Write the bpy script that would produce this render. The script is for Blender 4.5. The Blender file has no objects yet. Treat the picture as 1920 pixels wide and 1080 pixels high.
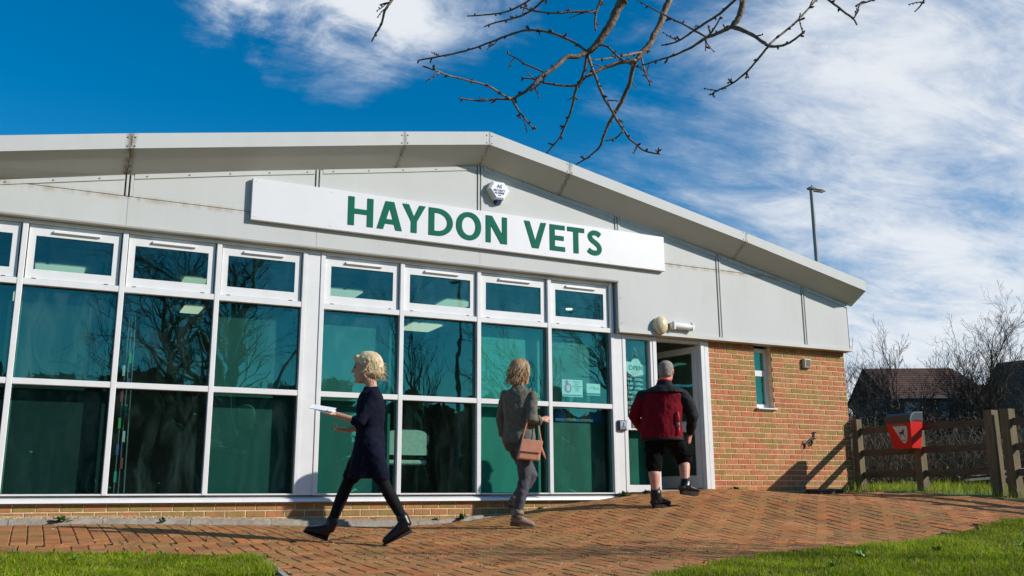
import bpy, bmesh, math, random
from mathutils import Vector, Matrix
import numpy as np
random.seed(7); np.random.seed(7)
R=math.radians
sc=bpy.context.scene
COL=sc.collection
# ---------------------------------------------------------------- camera
CAM=Vector((-0.667,-10.247,0.30)); YAW,PIT,ROL=R(26.59),R(12.49),R(-0.33)
cam=bpy.data.cameras.new('camera'); co=bpy.data.objects.new('camera',cam); COL.objects.link(co)
cam.sensor_width=36.0; cam.lens=1779.99/1920*36.0; cam.clip_start=.05; cam.clip_end=3000
co.location=CAM
fwd=Vector((math.sin(YAW)*math.cos(PIT),math.cos(YAW)*math.cos(PIT),math.sin(PIT)))
rgt=Vector((math.cos(YAW),-math.sin(YAW),0)); up=rgt.cross(fwd)
r2=rgt*math.cos(ROL)+up*math.sin(ROL); u2=-rgt*math.sin(ROL)+up*math.cos(ROL)
co.rotation_euler=Matrix((r2,u2,-fwd)).transposed().to_euler()
sc.camera=co
# ---------------------------------------------------------------- world, sun, exposure
SUN=Vector((1.19,-1.0,.78)).normalized()
EL=math.asin(SUN.z); AZ=math.atan2(SUN.x,SUN.y)
w=bpy.data.worlds.new('World'); sc.world=w; w.use_nodes=True
nt=w.node_tree; N=nt.nodes; Lk=nt.links
for n in list(N): N.remove(n)
def nd(t,**k):
    n=N.new(t)
    for a,b in k.items(): setattr(n,a,b)
    return n
def mth(op,a,b=None,c=None):
    n=nd('ShaderNodeMath',operation=op)
    for i,v in enumerate((a,b,c)):
        if v is None: continue
        if isinstance(v,(int,float)): n.inputs[i].default_value=v
        else: Lk.new(v,n.inputs[i])
    return n.outputs[0]
def mrange(v,a,b,c,d,smooth=True):
    n=nd('ShaderNodeMapRange'); n.interpolation_type='SMOOTHSTEP' if smooth else 'LINEAR'
    Lk.new(v,n.inputs[0])
    for i,x in enumerate((a,b,c,d)): n.inputs[i+1].default_value=x
    return n.outputs[0]
sky=nd('ShaderNodeTexSky'); sky.sky_type='NISHITA'; sky.sun_disc=False
sky.sun_elevation=EL; sky.sun_rotation=AZ; sky.air_density=1.0; sky.dust_density=0.35; sky.ozone_density=4.0; sky.altitude=50
hs=nd('ShaderNodeHueSaturation'); hs.inputs['Saturation'].default_value=1.40; hs.inputs['Value'].default_value=1.27; hs.inputs['Hue'].default_value=0.493
Lk.new(sky.outputs[0],hs.inputs['Color'])
tc=nd('ShaderNodeTexCoord'); D=tc.outputs['Generated']
sep=nd('ShaderNodeSeparateXYZ'); Lk.new(D,sep.inputs[0])
zz=mth('ADD',mth('MAXIMUM',sep.outputs[2],0.0),.16)
cmb=nd('ShaderNodeCombineXYZ'); Lk.new(mth('DIVIDE',sep.outputs[0],zz),cmb.inputs[0]); Lk.new(mth('DIVIDE',sep.outputs[1],zz),cmb.inputs[1])
def noise(vec,scale,rot,scl,detail,rough,dist,off=(0,0,0)):
    m=nd('ShaderNodeMapping'); m.inputs['Rotation'].default_value=(0,0,rot); m.inputs['Scale'].default_value=scl; m.inputs['Location'].default_value=off
    Lk.new(vec,m.inputs[0]); n=nd('ShaderNodeTexNoise'); Lk.new(m.outputs[0],n.inputs['Vector'])
    n.inputs['Scale'].default_value=scale; n.inputs['Detail'].default_value=detail; n.inputs['Roughness'].default_value=rough; n.inputs['Distortion'].default_value=dist
    return n.outputs['Fac']
n1=noise(cmb.outputs[0],1.9,R(20),(1,1.3,1),12,.63,.35,(3.1,1.7,0))
n2=noise(cmb.outputs[0],3.2,R(-42),(.9,1.9,1),12,.70,.6,(.4,2.2,0))
dens=mth('ADD',mth('MULTIPLY',n1,.58),mth('MULTIPLY',n2,.42))
dt=nd('ShaderNodeVectorMath',operation='DOT_PRODUCT'); Lk.new(D,dt.inputs[0]); dt.inputs[1].default_value=(.8948,-.4465,0)
bias=mrange(dt.outputs['Value'],-.10,.38,-.17,.215)
df=nd('ShaderNodeVectorMath',operation='DOT_PRODUCT'); Lk.new(D,df.inputs[0]); df.inputs[1].default_value=(.4465,.8948,0)
kf=mrange(df.outputs['Value'],-.30,.35,0,1)
bias=mth('ADD',mth('MULTIPLY',mth('ADD',bias,.10),kf),-.10)   # the cloud bank fills the north-east; overhead and around the sun it is mostly clear
def puff(c,r0,r1,amt):
    ds=nd('ShaderNodeVectorMath',operation='DISTANCE'); Lk.new(D,ds.inputs[0]); ds.inputs[1].default_value=Vector(c).normalized()
    return mrange(ds.outputs['Value'],r0,r1,amt,0.0)
tot=mth('ADD',dens,bias)
pn=mrange(noise(D,8.5,0,(1,1,1.5),12,.60,.5,(1.3,.2,.7)),.34,.64,.35,1.55,False)
for p_ in (((.19,.845,.50),.05,.16,.33),((.27,.84,.475),.02,.10,.15),((.36,.79,.50),.02,.12,.20),((.012,.936,.352),.0,.035,.17)):
    tot=mth('ADD',tot,mth('MULTIPLY',puff(*p_),pn))
tot=mth('ADD',tot,mrange(sep.outputs[2],.04,.26,.13,0.0))
cf=mrange(tot,.44,.84,0,1)
cl=mrange(tot,.50,.88,0,1)
cc=nd('ShaderNodeMixRGB'); cc.inputs[1].default_value=(5.0,5.9,7.4,1); cc.inputs[2].default_value=(8.6,8.9,9.3,1); Lk.new(cl,cc.inputs[0])
hz=mrange(sep.outputs[2],-.02,.0,0,1)
mx=nd('ShaderNodeMixRGB'); Lk.new(mth('MULTIPLY',mth('MULTIPLY',cf,.93),hz),mx.inputs[0]); Lk.new(hs.outputs[0],mx.inputs[1]); Lk.new(cc.outputs[0],mx.inputs[2])
bg=nd('ShaderNodeBackground'); bg.inputs['Strength'].default_value=.10; Lk.new(mx.outputs[0],bg.inputs['Color'])
ow=nd('ShaderNodeOutputWorld'); Lk.new(bg.outputs[0],ow.inputs[0])
sl=bpy.data.lights.new('sun','SUN'); sl.energy=5.0; sl.angle=R(.53); sl.color=(1.0,.94,.86)
so=bpy.data.objects.new('sun',sl); COL.objects.link(so); so.rotation_euler=(-SUN).to_track_quat('-Z','Y').to_euler(); so.location=SUN*60
sc.view_settings.view_transform='Standard'; sc.view_settings.look='None'; sc.view_settings.exposure=0.0; sc.view_settings.gamma=1.0; sc.view_settings.use_curve_mapping=False
sc.render.engine='CYCLES'; sc.cycles.max_bounces=10; sc.cycles.transparent_max_bounces=16; sc.cycles.use_denoising=True; sc.cycles.caustics_reflective=False; sc.cycles.caustics_refractive=False
try: sc.cycles.denoiser='OPENIMAGEDENOISE'
except Exception: pass
# ---------------------------------------------------------------- helpers
def wloc(o):
    v=Vector((0,0,0))
    while o is not None: v+=o.location; o=o.parent
    return v
def tag(o,label=None,cat=None,group=None,kind=None):
    if label: o['label']=label
    if cat: o['category']=cat
    if group: o['group']=group
    if kind: o['kind']=kind
    return o
def thing(name,label,cat,loc,group=None):
    o=bpy.data.objects.new(name,None); COL.objects.link(o); o.location=loc; o.empty_display_size=.2
    return tag(o,label,cat,group)
class MB:
    def __init__(s): s.v=[]; s.f=[]
    def add(s,vs,fs):
        b=len(s.v); s.v+= [tuple(p) for p in vs]; s.f+= [tuple(b+i for i in f) for f in fs]; return s
    def box(s,x0,x1,y0,y1,z0,z1):
        return s.add([(x0,y0,z0),(x1,y0,z0),(x1,y1,z0),(x0,y1,z0),(x0,y0,z1),(x1,y0,z1),(x1,y1,z1),(x0,y1,z1)],
              [(0,3,2,1),(4,5,6,7),(0,1,5,4),(1,2,6,5),(2,3,7,6),(3,0,4,7)])
    def bbox(s,x0,x1,y0,y1,z0,z1,b=.004):
        # box whose front (-y) edges are chamfered
        return s.add([(x0+b,y0,z0+b),(x1-b,y0,z0+b),(x1-b,y0,z1-b),(x0+b,y0,z1-b),(x0,y0+b,z0),(x1,y0+b,z0),(x1,y0+b,z1),(x0,y0+b,z1),(x0,y1,z0),(x1,y1,z0),(x1,y1,z1),(x0,y1,z1)],
              [(0,1,2,3),(0,4,5,1),(1,5,6,2),(2,6,7,3),(3,7,4,0),(4,8,9,5),(5,9,10,6),(6,10,11,7),(7,11,8,4),(8,11,10,9)])
    def prism(s,poly,y0,y1):
        # polygon in XZ extruded along y (convex or simple)
        n=len(poly); vs=[(x,y0,z) for x,z in poly]+[(x,y1,z) for x,z in poly]
        return s.add(vs,[tuple(range(n)),tuple(range(2*n-1,n-1,-1))]+[(i,n+i,n+(i+1)%n,(i+1)%n) for i in range(n)])
    def hexa(s,P):
        return s.add(P,[(0,3,2,1),(4,5,6,7),(0,1,5,4),(1,2,6,5),(2,3,7,6),(3,0,4,7)])
    def tube(s,pts,rad,seg=6,cap=True,flat=None):
        pts=[Vector(p) for p in pts]; n=len(pts)
        if n<2: return s
        if isinstance(rad,(int,float)): rad=[rad]*n
        t=[(pts[min(i+1,n-1)]-pts[max(i-1,0)]) for i in range(n)]
        t=[x.normalized() if x.length>1e-9 else Vector((0,0,1)) for x in t]
        a=t[0].orthogonal().normalized(); vs=[]; fs=[]
        for i in range(n):
            a=(a-t[i]*a.dot(t[i])); a=a.normalized() if a.length>1e-9 else t[i].orthogonal().normalized()
            b=t[i].cross(a)
            for k in range(seg):
                th=2*math.pi*k/seg; o=(a*math.cos(th)+b*math.sin(th))*rad[i]
                if flat is not None: o=o-flat[0]*(o.dot(flat[0])*(1-flat[1]))
                vs.append(pts[i]+o)
        for i in range(n-1):
            for k in range(seg):
                q=(k+1)%seg; fs.append((i*seg+k,i*seg+q,(i+1)*seg+q,(i+1)*seg+k))
        if cap: fs.append(tuple(range(seg-1,-1,-1))); fs.append(tuple((n-1)*seg+k for k in range(seg)))
        return s.add(vs,fs)
    def limb(s,pts,rad,seg=12,flat=None):
        # tapered limb with rounded ends
        pts=[Vector(p) for p in pts]; rad=list(rad)
        d0=(pts[0]-pts[1]).normalized(); d1=(pts[-1]-pts[-2]).normalized()
        P=[pts[0]+d0*rad[0]*q for q in (.98,.8,.45)]+pts+[pts[-1]+d1*rad[-1]*q for q in (.45,.8,.98)]
        Q=[rad[0]*q for q in (.2,.6,.89)]+rad+[rad[-1]*q for q in (.89,.6,.2)]
        return s.tube(P,Q,seg,True,flat)
    def stack(s,rings,seg=20):
        # rings: (centre, sideways vec, forward vec) with vec lengths = half sizes
        vs=[];fs=[];n=len(rings)
        for c,a,b in rings:
            c=Vector(c)
            for k in range(seg):
                th=2*math.pi*k/seg; vs.append(c+a*math.cos(th)+b*math.sin(th))
        for i in range(n-1):
            for k in range(seg):
                q=(k+1)%seg; fs.append((i*seg+k,i*seg+q,(i+1)*seg+q,(i+1)*seg+k))
        fs.append(tuple(range(seg-1,-1,-1))); fs.append(tuple((n-1)*seg+k for k in range(seg)))
        return s.add(vs,fs)
    def ball(s,c,rx,ry,rz,seg=14,rings=8,rot=None):
        c=Vector(c); vs=[];fs=[]
        for i in range(rings+1):
            ph=math.pi*(i+.02)/(rings+.04)-math.pi/2
            for k in range(seg):
                th=2*math.pi*k/seg; p=Vector((rx*math.cos(ph)*math.cos(th),ry*math.cos(ph)*math.sin(th),rz*math.sin(ph)))
                if rot is not None: p=rot@p
                vs.append(c+p)
        for i in range(rings):
            for k in range(seg):
                q=(k+1)%seg; fs.append((i*seg+k,i*seg+q,(i+1)*seg+q,(i+1)*seg+k))
        fs.append(tuple(range(seg-1,-1,-1))); fs.append(tuple(rings*seg+k for k in range(seg)))
        return s.add(vs,fs)
    def mesh(s,name,off=Vector((0,0,0)),smooth=False):
        me=bpy.data.meshes.new(name); me.from_pydata([(a-off.x,b-off.y,c-off.z) for a,b,c in s.v],[],s.f)
        if smooth: me.polygons.foreach_set('use_smooth',[True]*len(me.polygons))
        me.update(); return me
    def build(s,name,mat,parent=None,smooth=False,label=None,cat=None,group=None,kind=None,fix=False,origin=None):
        off=wloc(parent) if parent is not None else (Vector(origin) if origin is not None else Vector((0,0,0)))
        me=s.mesh(name,off,smooth)
        if fix:
            bm=bmesh.new(); bm.from_mesh(me); bmesh.ops.recalc_face_normals(bm,faces=bm.faces); bm.to_mesh(me); bm.free()
        o=bpy.data.objects.new(name,me); COL.objects.link(o)
        if mat is not None: me.materials.append(mat)
        if parent is not None: o.parent=parent
        elif origin is not None: o.location=origin
        return tag(o,label,cat,group,kind)
def sst(a,b,x):
    t=min(1,max(0,(x-a)/(b-a))); return t*t*(3-2*t)
def H(x,y):
    # height of the ground: a paved ramp climbs to the entrance door
    d=max(0.,-y)
    A=.40*sst(2.6,7.4,x)-.07*sst(7.3,8.6,x)+.08*sst(9,10.3,x)
    Ly=2.1+4.4*sst(6.5,9.5,x)
    L=.085*(1-sst(-.5,3.6,x))*math.exp(-(d/2.5)**2)
    b=-.012*d*d if d<3 else -.108-.036*(min(d,9)-3)
    return A*math.exp(-(d/Ly)**2)+b+L
def slope(x,y,e=.05):
    return Vector((-(H(x+e,y)-H(x-e,y))/(2*e),-(H(x,y+e)-H(x,y-e))/(2*e),1)).normalized()
def lerp_pts(P,x):
    if x<=P[0][0]: i=0
    elif x>=P[-1][0]: i=len(P)-2
    else: i=max(k for k in range(len(P)-1) if P[k][0]<=x)
    (a,b),(c,d)=P[i],P[i+1]; return b+(d-b)*(x-a)/(c-a)
# ---------------------------------------------------------------- materials
def M(name,col,rough=.6,var=.12,scale=6.0,metal=0.0,bump=0.0,bscale=60.0,col2=None,spec=.5,detail=6,stretch=None,trans=0.0,coat=0.0,lo=.35,hi=.65):
    m=bpy.data.materials.new(name); m.use_nodes=True; t=m.node_tree; b=t.nodes['Principled BSDF']
    b.inputs['Roughness'].default_value=rough; b.inputs['Metallic'].default_value=metal; b.inputs['Specular IOR Level'].default_value=spec
    if coat: b.inputs['Coat Weight'].default_value=coat
    tcn=t.nodes.new('ShaderNodeTexCoord'); vec=tcn.outputs['Object']
    if stretch:
        mp=t.nodes.new('ShaderNodeMapping'); mp.inputs['Scale'].default_value=stretch; t.links.new(vec,mp.inputs[0]); vec=mp.outputs[0]
    if var>0 or col2:
        n=t.nodes.new('ShaderNodeTexNoise'); n.inputs['Scale'].default_value=scale; n.inputs['Detail'].default_value=detail; n.inputs['Roughness'].default_value=.6; t.links.new(vec,n.inputs['Vector'])
        r=t.nodes.new('ShaderNodeValToRGB'); r.color_ramp.elements[0].position=lo; r.color_ramp.elements[1].position=hi
        c2=col2 or tuple(c*(1-var) for c in col)
        r.color_ramp.elements[0].color=(*c2,1); r.color_ramp.elements[1].color=(*[min(1,c*(1+var*.4)) for c in col],1) if not col2 else (*col,1)
        t.links.new(n.outputs['Fac'],r.inputs[0]); t.links.new(r.outputs[0],b.inputs['Base Color'])
    else: b.inputs['Base Color'].default_value=(*col,1)
    if bump>0:
        n2=t.nodes.new('ShaderNodeTexNoise'); n2.inputs['Scale'].default_value=bscale; n2.inputs['Detail'].default_value=5; t.links.new(vec,n2.inputs['Vector'])
        bp=t.nodes.new('ShaderNodeBump'); bp.inputs['Strength'].default_value=bump; bp.inputs['Distance'].default_value=.01; t.links.new(n2.outputs['Fac'],bp.inputs['Height']); t.links.new(bp.outputs[0],b.inputs['Normal'])
    return m
def piece_mat(name,cols,rough=.85,mott=.35,mscale=9,bump=.5,bscale=70,spots=None,stain=None,damp=None):
    # alike pieces (bricks, pavers): a colour per piece, mottling and pits within it
    m=bpy.data.materials.new(name); m.use_nodes=True; t=m.node_tree; b=t.nodes['Principled BSDF']; L=t.links
    b.inputs['Roughness'].default_value=rough; b.inputs['Specular IOR Level'].default_value=.25
    oi=t.nodes.new('ShaderNodeObjectInfo'); ge=t.nodes.new('ShaderNodeNewGeometry')
    ad=t.nodes.new('ShaderNodeMath'); ad.operation='ADD'; L.new(oi.outputs['Random'],ad.inputs[0]); L.new(ge.outputs['Random Per Island'],ad.inputs[1])
    fr=t.nodes.new('ShaderNodeMath'); fr.operation='FRACT'; L.new(ad.outputs[0],fr.inputs[0])
    r=t.nodes.new('ShaderNodeValToRGB'); r.color_ramp.interpolation='CONSTANT'
    e=r.color_ramp.elements; e[0].color=(*cols[0],1); e[0].position=0
    for i,c in enumerate(cols[1:]):
        if i==0: e[1].position=1/len(cols); e[1].color=(*c,1)
        else:
            q=e.new((i+1)/len(cols)); q.color=(*c,1)
    L.new(fr.outputs[0],r.inputs[0])
    g=ge.outputs['Position']
    n=t.nodes.new('ShaderNodeTexNoise'); n.inputs['Scale'].default_value=mscale; n.inputs['Detail'].default_value=6; n.inputs['Roughness'].default_value=.65; L.new(g,n.inputs['Vector'])
    mr=t.nodes.new('ShaderNodeMapRange'); L.new(n.outputs['Fac'],mr.inputs[0]); mr.inputs[1].default_value=.3; mr.inputs[2].default_value=.7; mr.inputs[3].default_value=1-mott; mr.inputs[4].default_value=1+mott*.6
    mu=t.nodes.new('ShaderNodeVectorMath'); mu.operation='SCALE'; L.new(r.outputs[0],mu.inputs[0]); L.new(mr.outputs[0],mu.inputs['Scale'])
    out=mu.outputs[0]
    if spots:
        n3=t.nodes.new('ShaderNodeTexNoise'); n3.inputs['Scale'].default_value=spots[1]; n3.inputs['Detail'].default_value=3; L.new(g,n3.inputs['Vector'])
        m3=t.nodes.new('ShaderNodeMapRange'); m3.interpolation_type='SMOOTHSTEP'; L.new(n3.outputs['Fac'],m3.inputs[0]); m3.inputs[1].default_value=spots[2]; m3.inputs[2].default_value=spots[3]
        mx3=t.nodes.new('ShaderNodeMixRGB'); L.new(m3.outputs[0],mx3.inputs[0]); L.new(out,mx3.inputs[1]); mx3.inputs[2].default_value=(*spots[0],1); out=mx3.outputs[0]
    if stain:
        n4=t.nodes.new('ShaderNodeTexNoise'); n4.inputs['Scale'].default_value=stain[1]; n4.inputs['Detail'].default_value=7; n4.inputs['Roughness'].default_value=.68; L.new(g,n4.inputs['Vector'])
        m4=t.nodes.new('ShaderNodeMapRange'); m4.interpolation_type='SMOOTHSTEP'; L.new(n4.outputs['Fac'],m4.inputs[0]); m4.inputs[1].default_value=stain[2]; m4.inputs[2].default_value=stain[3]; m4.inputs[4].default_value=stain[4]
        x4=t.nodes.new('ShaderNodeMixRGB'); L.new(m4.outputs[0],x4.inputs[0]); L.new(out,x4.inputs[1]); x4.inputs[2].default_value=(*stain[0],1); out=x4.outputs[0]
    if damp:
        sz=t.nodes.new('ShaderNodeSeparateXYZ'); L.new(g,sz.inputs[0]); n5=t.nodes.new('ShaderNodeTexNoise'); n5.inputs['Scale'].default_value=4.5; n5.inputs['Detail'].default_value=6; L.new(g,n5.inputs['Vector'])
        q5=t.nodes.new('ShaderNodeMath'); q5.operation='MULTIPLY_ADD'; L.new(n5.outputs['Fac'],q5.inputs[0]); q5.inputs[1].default_value=-.9; L.new(sz.outputs[2],q5.inputs[2])
        m5=t.nodes.new('ShaderNodeMapRange'); m5.interpolation_type='SMOOTHSTEP'; L.new(q5.outputs[0],m5.inputs[0]); m5.inputs[1].default_value=damp[1]; m5.inputs[2].default_value=damp[2]; m5.inputs[3].default_value=damp[3]; m5.inputs[4].default_value=0
        x5=t.nodes.new('ShaderNodeMixRGB'); L.new(m5.outputs[0],x5.inputs[0]); L.new(out,x5.inputs[1]); x5.inputs[2].default_value=(*damp[0],1); out=x5.outputs[0]
    L.new(out,b.inputs['Base Color'])
    n2=t.nodes.new('ShaderNodeTexNoise'); n2.inputs['Scale'].default_value=bscale; n2.inputs['Detail'].default_value=5; L.new(g,n2.inputs['Vector'])
    bp=t.nodes.new('ShaderNodeBump'); bp.inputs['Strength'].default_value=bump; bp.inputs['Distance'].default_value=.008; L.new(n2.outputs['Fac'],bp.inputs['Height']); L.new(bp.outputs[0],b.inputs['Normal'])
    return m
def glass_mat(name,tint,f0=.055,wave=.02,dirt=.055):
    m=bpy.data.materials.new(name); m.use_nodes=True; t=m.node_tree; L=t.links
    for n in list(t.nodes): t.nodes.remove(n)
    o=t.nodes.new('ShaderNodeOutputMaterial'); tr=t.nodes.new('ShaderNodeBsdfTransparent'); tr.inputs[0].default_value=(*tint,1)
    gl=t.nodes.new('ShaderNodeBsdfGlossy'); gl.inputs['Roughness'].default_value=.0; gl.inputs['Color'].default_value=(.21,.92,.86,1)
    lw=t.nodes.new('ShaderNodeLayerWeight'); lw.inputs['Blend'].default_value=.5
    pw=t.nodes.new('ShaderNodeMath'); pw.operation='POWER'; L.new(lw.outputs['Facing'],pw.inputs[0]); pw.inputs[1].default_value=5
    ma=t.nodes.new('ShaderNodeMath'); ma.operation='MULTIPLY_ADD'; L.new(pw.outputs[0],ma.inputs[0]); ma.inputs[1].default_value=1-f0; ma.inputs[2].default_value=f0
    df_=t.nodes.new('ShaderNodeBsdfDiffuse'); df_.inputs[0].default_value=(.30,.50,.46,1); oj=t.nodes.new('ShaderNodeObjectInfo'); gp=t.nodes.new('ShaderNodeNewGeometry')
    mp=t.nodes.new('ShaderNodeMapping'); mp.inputs['Scale'].default_value=(3.2,3.2,1.0); L.new(gp.outputs['Position'],mp.inputs[0]); nn=t.nodes.new('ShaderNodeTexNoise'); nn.inputs['Scale'].default_value=1.6; nn.inputs['Detail'].default_value=7; nn.inputs['Roughness'].default_value=.7; nn.inputs['Distortion'].default_value=1.2; L.new(mp.outputs[0],nn.inputs['Vector'])
    mr=t.nodes.new('ShaderNodeMapRange'); mr.interpolation_type='SMOOTHSTEP'; L.new(nn.outputs['Fac'],mr.inputs[0]); mr.inputs[1].default_value=.40; mr.inputs[2].default_value=.75; mr.inputs[3].default_value=.002; mr.inputs[4].default_value=dirt
    rd=t.nodes.new('ShaderNodeMath'); rd.operation='MULTIPLY'; L.new(mr.outputs[0],rd.inputs[0]); L.new(oj.outputs['Random'],rd.inputs[1])
    t0=tr; tr=t.nodes.new('ShaderNodeMixShader'); L.new(rd.outputs[0],tr.inputs[0]); L.new(t0.outputs[0],tr.inputs[1]); L.new(df_.outputs[0],tr.inputs[2])
    mx=t.nodes.new('ShaderNodeMixShader'); L.new(ma.outputs[0],mx.inputs[0]); L.new(tr.outputs[0],mx.inputs[1]); L.new(gl.outputs[0],mx.inputs[2])
    ge=t.nodes.new('ShaderNodeNewGeometry'); oi=t.nodes.new('ShaderNodeObjectInfo')
    va=t.nodes.new('ShaderNodeVectorMath'); va.operation='ADD'; L.new(ge.outputs['Position'],va.inputs[0]); L.new(oi.outputs['Location'],va.inputs[1])
    n=t.nodes.new('ShaderNodeTexNoise'); n.inputs['Scale'].default_value=2.6; n.inputs['Detail'].default_value=1.5; L.new(va.outputs[0],n.inputs['Vector'])
    bp=t.nodes.new('ShaderNodeBump'); bp.inputs['Strength'].default_value=1; bp.inputs['Distance'].default_value=wave; L.new(n.outputs['Fac'],bp.inputs['Height']); L.new(bp.outputs[0],gl.inputs['Normal'])
    L.new(mx.outputs[0],o.inputs[0]); return m
def emit_mat(name,col,st):
    m=bpy.data.materials.new(name); m.use_nodes=True; b=m.node_tree.nodes['Principled BSDF']
    b.inputs['Base Color'].default_value=(*col,1); b.inputs['Emission Color'].default_value=(*col,1); b.inputs['Emission Strength'].default_value=st; return m
def two_tone(name,base,alt,scale,lo,hi,rough,stretch=(1,1,1),bump=.2,bscale=80,second=None):
    return M(name,base,rough,col2=alt,scale=scale,lo=lo,hi=hi,bump=bump,bscale=bscale,stretch=stretch)
def panel_mat(name,base,joints=(),seam=None):
    # painted sheet with faint rain streaks, rust below the seam and dirt at the joints
    m=M(name,base,.55,var=.07,scale=1.3,stretch=(1,1,.45),spec=.18,bump=.05,bscale=9,lo=.25,hi=.75); t=m.node_tree; L=t.links; b=t.nodes['Principled BSDF']
    src=b.inputs['Base Color'].links[0].from_socket; ge=t.nodes.new('ShaderNodeNewGeometry'); P=ge.outputs['Position']; sx=t.nodes.new('ShaderNodeSeparateXYZ'); L.new(P,sx.inputs[0])
    def nz(sc_,lo,hi,amt):
        mp=t.nodes.new('ShaderNodeMapping'); mp.inputs['Scale'].default_value=sc_; L.new(P,mp.inputs[0]); n=t.nodes.new('ShaderNodeTexNoise'); n.inputs['Scale'].default_value=1; n.inputs['Detail'].default_value=6; n.inputs['Roughness'].default_value=.65; L.new(mp.outputs[0],n.inputs['Vector'])
        r=t.nodes.new('ShaderNodeMapRange'); r.interpolation_type='SMOOTHSTEP'; L.new(n.outputs['Fac'],r.inputs[0]); r.inputs[1].default_value=lo; r.inputs[2].default_value=hi; r.inputs[3].default_value=0; r.inputs[4].default_value=amt; return r.outputs[0]
    def mul(a,b_):
        n=t.nodes.new('ShaderNodeMath'); n.operation='MULTIPLY'; L.new(a,n.inputs[0])
        if isinstance(b_,float): n.inputs[1].default_value=b_
        else: L.new(b_,n.inputs[1])
        return n.outputs[0]
    def mix(fac,col,src):
        x=t.nodes.new('ShaderNodeMixRGB'); L.new(fac,x.inputs[0]); L.new(src,x.inputs[1]); x.inputs[2].default_value=(*col,1); return x.outputs[0]
    def near(sock,c,w,amt):
        n=t.nodes.new('ShaderNodeMath'); n.operation='SUBTRACT'; L.new(sock,n.inputs[0]); n.inputs[1].default_value=c; a_=t.nodes.new('ShaderNodeMath'); a_.operation='ABSOLUTE'; L.new(n.outputs[0],a_.inputs[0])
        r=t.nodes.new('ShaderNodeMapRange'); r.interpolation_type='SMOOTHSTEP'; L.new(a_.outputs[0],r.inputs[0]); r.inputs[1].default_value=0; r.inputs[2].default_value=w; r.inputs[3].default_value=amt; r.inputs[4].default_value=0; return r.outputs[0]
    src=mix(nz((17,17,.55),.54,.78,.11),(.42,.38,.29),src)
    src=mix(nz((2.1,2.1,1.1),.52,.75,.22),(.44,.42,.36),src)
    if seam is not None:
        src=mix(mul(near(sx.outputs[2],seam-.012,.055,1.0),nz((9,1,2),.36,.62,.60)),(.36,.25,.13),src)
    for j,wd,am in joints:
        src=mix(mul(near(sx.outputs[0],j,wd,1.0),nz((30,14,14),.30,.60,am)),(.16,.115,.065),src)
    L.new(src,b.inputs['Base Color']); return m
PANEL=panel_mat('panel_paint',(.560,.570,.552),seam=3.365)
PANELF=panel_mat('fascia_paint',(.560,.570,.552),joints=((-.048,.075,.9),(2.88,.04,.6),(5.085,.045,.65),(7.86,.04,.5),(3.965,.03,.4)))
PANELD=M('panel_flashing',(.55,.545,.51),.42,var=.16,scale=3,stretch=(.5,1,3),spec=.4)
UPVC=M('white_upvc',(.745,.745,.735),.32,var=.05,scale=5,spec=.5,bump=.03,bscale=6)
UPVC2=M('door_aluminium',(.72,.71,.68),.35,var=.06,scale=5)
SIGNW=M('sign_white',(.735,.735,.745),.4,var=.03,scale=1.5)
GREEN=M('letter_green',(.006,.135,.085),.7,spec=.12,var=.08,scale=5)
DARK=M('dark_gap',(.03,.026,.022),.8,var=.2)
RUST=M('seam_rust',(.30,.20,.10),.8,var=.4,scale=9)
SCREW=M('screw_metal',(.35,.33,.30),.35,var=.3,scale=40,metal=.6)
GLASS=glass_mat('window_glass',(.78,.94,.90),.085,.0013)
GLASSC=glass_mat('casement_glass',(.64,.86,.84),.080,.0011)
BOARDS=[M('window_blind_film',c_,.55,var=.25,scale=2.4,stretch=(1.6,1,.5),lo=.2,hi=.8) for c_ in ((.0008,.020,.020),(.003,.066,.058),(.006,.115,.098),(.020,.25,.205))]; BOARD=BOARDS[2]
BOARDLEAK=M('blind_edge_glow',(.10,.33,.24),.5,var=.1)  # brighter green imitates light leaking past the blinds
BRICK=piece_mat('brick_face',[(.52,.172,.075),(.46,.180,.075),(.36,.200,.058),(.55,.195,.088),(.34,.21,.062),(.50,.215,.088),(.47,.150,.066),(.54,.230,.10),(.40,.225,.072)],.9,.34,12,.45,55,((.33,.215,.07),13,.50,.66),stain=((.24,.13,.07),1.4,.56,.76,.5),damp=((.22,.18,.07),-.35,.12,.45))
MORTAR=M('mortar',(.76,.575,.375),.95,var=.25,scale=14,bump=.5,bscale=90)
PAVER=piece_mat('paver_clay',[(.43,.168,.060),(.38,.160,.060),(.46,.190,.068),(.33,.148,.060),(.40,.190,.072),(.48,.172,.058)],.9,.42,3.0,.5,90,((.30,.185,.06),5.5,.50,.72),stain=((.27,.18,.058),.75,.48,.68,.62))
JOINT=M('paving_joint',(.030,.036,.008),.95,col2=(.052,.040,.014),scale=7,bump=.6,bscale=120)
CONC=M('kerb_concrete',(.36,.33,.28),.95,var=.3,scale=14,bump=.5,bscale=110)
GRAVEL=piece_mat('pea_gravel',[(.52,.35,.17),(.42,.28,.15),(.58,.42,.25),(.36,.25,.16),(.62,.50,.36)],.8,.2,30,.2)
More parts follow.
